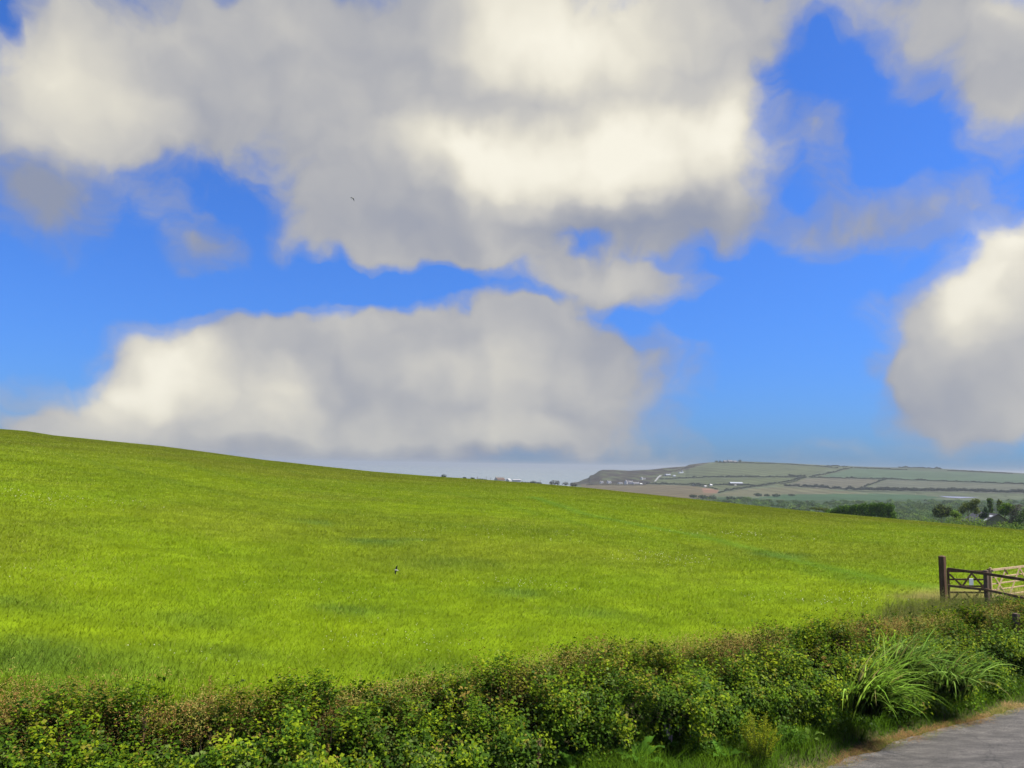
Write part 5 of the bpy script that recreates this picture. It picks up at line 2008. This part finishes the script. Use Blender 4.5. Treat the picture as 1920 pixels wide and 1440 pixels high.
# ------------------------------------------------------------------ village, farms and sheds
def house_px(name, label, cat_, u, v, wpx, hpx, wall, roof, rot=0.0, roof_share=0.45, depth=0.75, r=None, zbase=None, **kw):
    """front width and full height given in photo pixels; base at photo pixel (u, v) on the ground there"""
    if r is None:
        p, r = at(u, v)
    else:
        p = base_for(u, v, r)
        if zbase is not None:
            p.z = zbase
    s = ppm(u, r)
    w, hh = wpx * s, hpx * s
    return house(name, label, cat_, p, -pix(u, v)[0] + (rot or R(32)), w, max(4.0, min(9.0, w * depth)), hh * (1 - roof_share), hh * roof_share, wall, roof, **kw)


GV = 'white houses of the bay village'
house_px('cottage', 'small white cottage leftmost at the headland foot', 'house', 1128, 906, 6, 3.6, M_white, M_roof_dark, windows=2, group=GV)
house_px('cottage', 'second small white cottage from the left at the headland foot', 'house', 1142, 906, 7, 4.2, M_white, M_roof_dark, windows=2, group=GV)
house_px('cottage', 'low white house left of the tall gabled white houses', 'house', 1163, 907, 8, 2.6, M_white, M_roof_dark, windows=3, chimneys=0, group=GV)
house_px('gabled_house', 'tallest white gabled house of the bay village', 'house', 1174, 908, 7, 7.5, M_white, M_roof_dark, rot=R(70), windows=2, storeys=2, chimneys=1, group=GV)
house_px('gabled_house', 'white gabled house touching the tallest one on its right', 'house', 1182, 908, 8, 6.2, M_white, M_roof_dark, rot=R(15), windows=3, storeys=2, chimneys=2, group=GV)
house_px('terrace', 'long white terrace right of the tall gabled houses', 'house', 1192, 908.5, 13, 4.2, M_white, M_roof_dark, windows=5, chimneys=2, group=GV)
house_px('cottage', 'tiny white cottage at the right end of the white terrace', 'house', 1201.5, 908.5, 5, 2.2, M_white, M_white, windows=2, chimneys=0, group=GV)
house_px('cottage', 'white cottage alone on the brown slope above the terrace', 'house', 1203.5, 899, 5, 4, M_white, M_roof_dark, rot=R(60), windows=2, group=GV)
house_px('cottage', 'small white outbuilding beside the lone cottage on the brown slope', 'house', 1208.5, 898.6, 3.4, 2.2, M_white, M_roof_dark, windows=1, chimneys=0, group=GV)
GC = 'pale chalets on the headland slope'
house_px('chalet', 'pale grey chalet row above the top of the pale track', 'house', 1252, 892, 10, 3.2, M_grey_render, M_roof_pale, windows=4, chimneys=0, group=GC)
house_px('chalet', 'small white chalet right of the pale chalet row', 'house', 1264, 893.6, 5, 2.8, M_white, M_roof_pale, windows=2, chimneys=0, group=GC)
house_px('chalet', 'white chalet highest on the headland slope', 'house', 1277, 887.3, 9, 2.2, M_white, M_roof_pale, windows=3, chimneys=0, group=GC)
house_px('chalet', 'little gabled chalet above the highest white chalet', 'house', 1279, 885, 4, 2.6, M_grey_render, M_roof_dark, rot=R(65), windows=1, chimneys=0, group=GC)
GF = 'small white farm buildings by the lane'
house_px('farm_cottage', 'white farm cottage, leftmost of the three by the lane', 'house', 1301.5, 910, 5, 3.4, M_white, M_white, windows=2, group=GF)
house_px('farm_cottage', 'white farm cottage nearest the red soil patch', 'house', 1322.5, 913.2, 4.4, 2.6, M_cream, M_white, windows=2, chimneys=0, group=GF)
house_px('farm_cottage', 'white farm cottage, rightmost of the three by the lane', 'house', 1333, 911.2, 4.4, 3.4, M_white, M_white, windows=2, group=GF)
house_px('long_shed', 'long shed with a white sheet roof and dark side on the hill', 'shed', 1379.5, 909, 26, 5.0, M_grey_wood, M_roof_pale, roof_share=0.42, windows=0, chimneys=0, door=False)
house_px('field_shelter', 'tiny pale shelter below the long white roofed shed', 'shed', 1379, 910.4, 4, 1.4, M_cream, M_cream, windows=0, chimneys=0, door=False)
GT = 'hilltop farm buildings'
for u, w_, h_, lab, wl in ((1360, 7, 4.0, 'grey farmhouse at the left of the hilltop farm', M_grey_render), (1369, 8, 4.6, 'pale farmhouse in the middle of the hilltop farm', M_cream),
                           (1378, 7, 3.6, 'low pale barn at the right of the hilltop farm', M_grey_render)):
    house_px('farmhouse', lab, 'house', u, 867.4, w_, h_, wl, M_roof_dark, windows=2, chimneys=1, group=GT)
for i, (u, hp, wp, lab) in enumerate(((1343, 3.6, 7, 'dark bush on the skyline left of the hilltop farm'), (1350, 3.6, 4, 'small skyline tree beside the hilltop farm, on its left'), (1365, 5.0, 9, 'skyline tree behind the hilltop farmhouses'),
                                      (1387, 5.4, 7, 'tallest skyline tree at the right end of the hilltop farm'))):
    p, r = at(u, 867.2)
    s = ppm(u, r)
    tree('skyline_tree', lab, 'tree', p, [(0, 0, hp * s * .6, wp * s / 2, wp * s / 2, hp * s * .42), (wp * s * .2, 0, hp * s * .45, wp * s / 3, wp * s / 3, hp * s * .35)], 200, 1.6, DK,
         [[np.array([0, 0, -1]), np.array([0, 0, hp * s * .5])]], 'skyline trees round the hilltop farm', gap=0.2, seed=90 + i, trunk_r=0.4)
house_px('caravan', 'low white building peeping over the field edge, left of the pair near the headland', 'building', 1099.5, 917, 10, 5.2, M_white, M_roof_pale, roof_share=0.25, r=560, windows=4, chimneys=0, door=False, group='low white buildings over the field edge')
house_px('caravan', 'low cream building peeping over the field edge, right of the pair near the headland', 'building', 1130, 919, 11, 5.5, M_cream, M_roof_dark, roof_share=0.3, r=560, windows=4, chimneys=0, door=False, group='low white buildings over the field edge')


def over_crest(u, v_top, hpx, r=800.0):
    """base height for a thing at distance r whose top shows at v_top and which is hpx tall"""
    q = polar(u, v_top, r)
    return q.z - hpx * ppm(u, r)


GS = 'buildings on the skyline against the sea'
house_px('bungalow', 'brown roofed bungalow on the field skyline against the sea', 'house', 937, 903, 16, 10, M_cream, M_roof_brown, r=790, roof_share=0.38, zbase=over_crest(937, 895.6, 10, 790), windows=4, chimneys=1, group=GS)
house_px('gabled_house', 'small white gabled house right of the brown roofed bungalow', 'house', 953.5, 904, 8, 9, M_white, M_grey_render, r=790, rot=R(60), roof_share=0.35, zbase=over_crest(953.5, 897.4, 9, 790), windows=2, chimneys=0, group=GS)
house_px('long_shed', 'long low white building with a thin dark roof against the sea', 'building', 968.5, 905, 15, 9, M_white, M_grey_render, r=800, rot=R(12), roof_share=0.12, depth=0.5, zbase=over_crest(968.5, 899.0, 9, 800), windows=0, chimneys=0, door=False, group=GS)


def skyline_bush(u, v_top, hp, wp, label, cols, r=800, name='skyline_bush', cat_='bush', group='bushes and trees on the skyline against the sea', seed=0, bark=(0.1, 0.085, 0.07), gap=0.25):
    s = ppm(u, r)
    z = over_crest(u, v_top, hp, r)
    q = polar(u, v_top, r)
    hh, ww = hp * s, wp * s / 2
    tree(name, label, cat_, (q.x, q.y, z), [(0, 0, hh * .62, ww, ww, hh * .38), (ww * .5, 0, hh * .5, ww * .6, ww * .6, hh * .3), (-ww * .5, 0, hh * .52, ww * .6, ww * .6, hh * .26)], 300,
         max(0.35, ww * .22), cols, [[np.array([0, 0, -.5]), np.array([0, 0, hh * .5])], [np.array([0, 0, hh * .3]), np.array([ww * .5, 0, hh * .6])]], group, gap=gap, seed=seed, trunk_r=.15, bark=bark)


NV = [(0.045, 0.062, 0.034), (0.055, 0.072, 0.040)]
skyline_bush(832, 889.5, 7, 10, 'dark rounded bush alone on the field skyline, leftmost against the sea', NV, r=420, seed=101)
skyline_bush(871, 894.2, 4, 7, 'small flat bush on the skyline right of the lone dark bush', NV, r=500, seed=102)
skyline_bush(886, 895, 4, 8, 'small dark bush left of the white capped post on the skyline', NV, r=500, seed=103)
skyline_bush(1000, 901.6, 6, 12, 'dark low bush on the skyline right of the long white building', NV, seed=104)
skyline_bush(1011, 903.6, 5, 10, 'lower dark bush right of the one beside the long white building', NV, seed=105)
PB = [(0.105, 0.105, 0.080), (0.125, 0.120, 0.095), (0.085, 0.09, 0.065)]
skyline_bush(1040, 900.3, 11, 19, 'grey spreading tree against the sea, left of the headland', PB, name='skyline_tree', cat_='tree', seed=106, gap=0.4)
skyline_bush(1060, 903.0, 9, 12, 'smaller grey tree between the spreading tree and the headland', PB, name='skyline_tree', cat_='tree', seed=107, gap=0.38)
skyline_bush(1075, 905.0, 9, 14, 'low grey bush nearest the headland cliff', PB, seed=108)


def sky_hedge(u0, u1, v0, v1, hp, label, r=800):
    rows = []
    s = ppm((u0 + u1) / 2, r)
    o0 = polar(u0, v0, r)
    k = int((u1 - u0) / 1.2)
    for i in range(k + 1):
        f = i / k
        q = polar(u0 + (u1 - u0) * f, v0 + (v1 - v0) * f + random.uniform(-.3, .3), r)
        rows.append((q.x - o0.x, q.y - o0.y, q.z - o0.z - hp * s, 0.9, hp * s, np.array(NV[0]) * random.uniform(.8, 1.3)))
    V, q, t, c = crowns_at(rows, 30, 0.9)
    o = mesh_np('hedgerow', V, q, t, c, M_far_leaf)
    o.location = o0
    tag(o, label, 'hedge', 'low hedges on the skyline against the sea')


sky_hedge(897, 912, 896.2, 897.6, 4, 'dark low hedge on the skyline left of the brown roofed bungalow')
sky_hedge(976, 996, 902, 903.2, 4, 'dark low hedge on the skyline joining the long white building to the bushes')


def pole(u, v_top, hp, label, r=790, arm=True, mat=None, wid=0.16):
    s = ppm(u, r)
    q = polar(u, v_top, r)
    hh = hp * s
    root = thing('utility_pole', label, 'utility pole', (q.x, q.y, q.z - hh), -pix(u, v_top)[0], 'poles on the skyline against the sea')
    bm = bmesh.new()
    bmesh.ops.create_cone(bm, cap_ends=True, segments=8, radius1=wid, radius2=wid * .7, depth=hh, matrix=Matrix.Translation((0, 0, hh / 2)))
    obj_bm('shaft', bm, mat or M_grey_wood, root)
    if arm:
        bm = bmesh.new()
        bx(bm, (0, -wid * 0.9, hh - 0.5), (1.6, 0.14, 0.14))
        obj_bm('crossarm', bm, M_grey_wood, root)


pole(895, 894.2, 6, 'thick short post with a pale foot on the skyline left of the bungalow', arm=False, wid=0.42)
pole(912, 893.5, 8, 'thin pole on the skyline just right of the low dark hedge')
pole(920, 895.5, 7, 'thin pole on the skyline midway between hedge and bungalow')
pole(929, 894.0, 8, 'thin pole rising just left of the brown roofed bungalow')
pole(1013, 900.3, 9, 'lone pole on the skyline between the dark bushes and the grey tree')


# ------------------------------------------------------------------ swallows
def swallow(label, pos, span, heading, left, right, tail_dir, belly):
    """one continuous body mesh: spindle body with swept wings and forked tail; given wing tip offsets in local space"""
    bm = bmesh.new()
    col_layer = {}
    L = span * 0.5
    prof = [(-0.55, 0.02), (-0.40, 0.07), (-0.15, 0.115), (0.15, 0.12), (0.36, 0.09), (0.48, 0.05), (0.56, 0.008)]
    rings = []
    hd = Vector(heading).normalized()
    up = Vector((0, 0, 1)) if abs(hd.z) < 0.9 else Vector((0, 1, 0))
    sx = hd.cross(up).normalized()
    up = sx.cross(hd)
    for f, rr in prof:
        rings.append([bm.verts.new(hd * f * L + (sx * math.cos(a) + up * math.sin(a)) * rr * L) for a in [k * math.pi / 4 for k in range(8)]])
    for a, b in zip(rings[:-1], rings[1:]):
        for k in range(8):
            bm.faces.new((a[k], a[(k + 1) % 8], b[(k + 1) % 8], b[k]))
    bm.faces.new(rings[0][::-1])
    bm.faces.new(rings[-1])
    nb = len(bm.faces)
    for side, tip in ((0, left), (1, right)):
        k0 = 0 if side else 4
        tip = Vector(tip)
        mid = tip * 0.48 + hd * 0.10 * L
        th = up * 0.02 * L
        r0a, r0b = hd * 0.24 * L, hd * -0.14 * L
        fr, bk = [], []
        prevs = None
        for (c, ch) in ((Vector((0, 0, 0)), 0.20), (mid, 0.17), (tip * 0.8, 0.10), (tip, 0.02)):
            sec = [bm.verts.new(c + hd * ch * L + th), bm.verts.new(c - hd * ch * L + th * .4), bm.verts.new(c - hd * ch * L - th * .4), bm.verts.new(c + hd * ch * L - th)]
            if prevs:
                for k in range(4):
                    bm.faces.new((prevs[k], prevs[(k + 1) % 4], sec[(k + 1) % 4], sec[k]))
            prevs = sec
        bm.faces.new(prevs)
    for sgn in (-1, 1):
        a = -hd * 0.45 * L
        t = a + (Vector(tail_dir) * 0.55 + sx * sgn * 0.16) * L
        v = [bm.verts.new(a + sx * sgn * 0.08 * L + up * .02 * L), bm.verts.new(a + up * .02 * L), bm.verts.new(t), bm.verts.new(a - up * .02 * L)]
        for f in ((v[0], v[1], v[2]), (v[1], v[3], v[2]), (v[3], v[0], v[2])):
            bm.faces.new(f)
    bmesh.ops.recalc_face_normals(bm, faces=bm.faces)
    me = bpy.data.meshes.new('swallow')
    bm.to_mesh(me)
    bm.free()
    me.materials.append(solid('swallow_blue_black', (0.012, 0.014, 0.024), 0.5, 0.4, 0.2, 40, bump=0))
    me.materials.append(solid('swallow_belly', (0.72, 0.68, 0.60), 0.8, 0.1, 0.1, 40, bump=0))
    bel = Vector(belly)
    for p in me.polygons[:nb]:
        if p.normal.dot(bel) > 0.35 and -0.5 * L < p.center.dot(hd) < 0.34 * L:
            p.material_index = 1
    o = bpy.data.objects.new('swallow', me)
    COL.objects.link(o)
    o.location = pos
    tag(o, label, 'bird', 'swallows in flight')


EXAZ = pix(743, 1069)[0]
p = polar(743, 1069, 21.5)
swallow('swallow banking low over the green field with a white belly showing', p, 0.27, (-0.8, 0.35, 0.1), (0.018, 0.03, 0.125), (-0.022, -0.03, -0.115), (0.9, -0.2, -0.05), (0.45, -0.9, 0.1))
p = polar(661.5, 371.5, 46)
swallow('dark swallow gliding high against the grey cloud', p, 0.34, (0.55, 0.2, 0.62), (-0.17, 0.05, 0.045), (0.105, -0.02, -0.20), (-0.6, -0.2, -0.5), (0, -1, 0.2))

# ------------------------------------------------------------------ air
def build_haze():
    bm = bmesh.new()
    z0, z1, s = -62.0, 33.0, 36000.0
    bx(bm, (0, 0, (z0 + z1) / 2), (2 * s, 2 * s, z1 - z0))
    m = bpy.data.materials.new('haze')
    m.use_nodes = True
    nt = m.node_tree
    nt.nodes.clear()
    out = nt.nodes.new('ShaderNodeOutputMaterial')
    v = nt.nodes.new('ShaderNodeVolumePrincipled')
    v.inputs['Color'].default_value = (0.53, 0.585, 0.635, 1)
    v.inputs['Density'].default_value = 0.00013
    v.inputs['Anisotropy'].default_value = 0.1
    nt.links.new(v.outputs[0], out.inputs['Volume'])
    o = obj_bm('haze', bm, m)
    tag(o, kind='stuff')


build_haze()
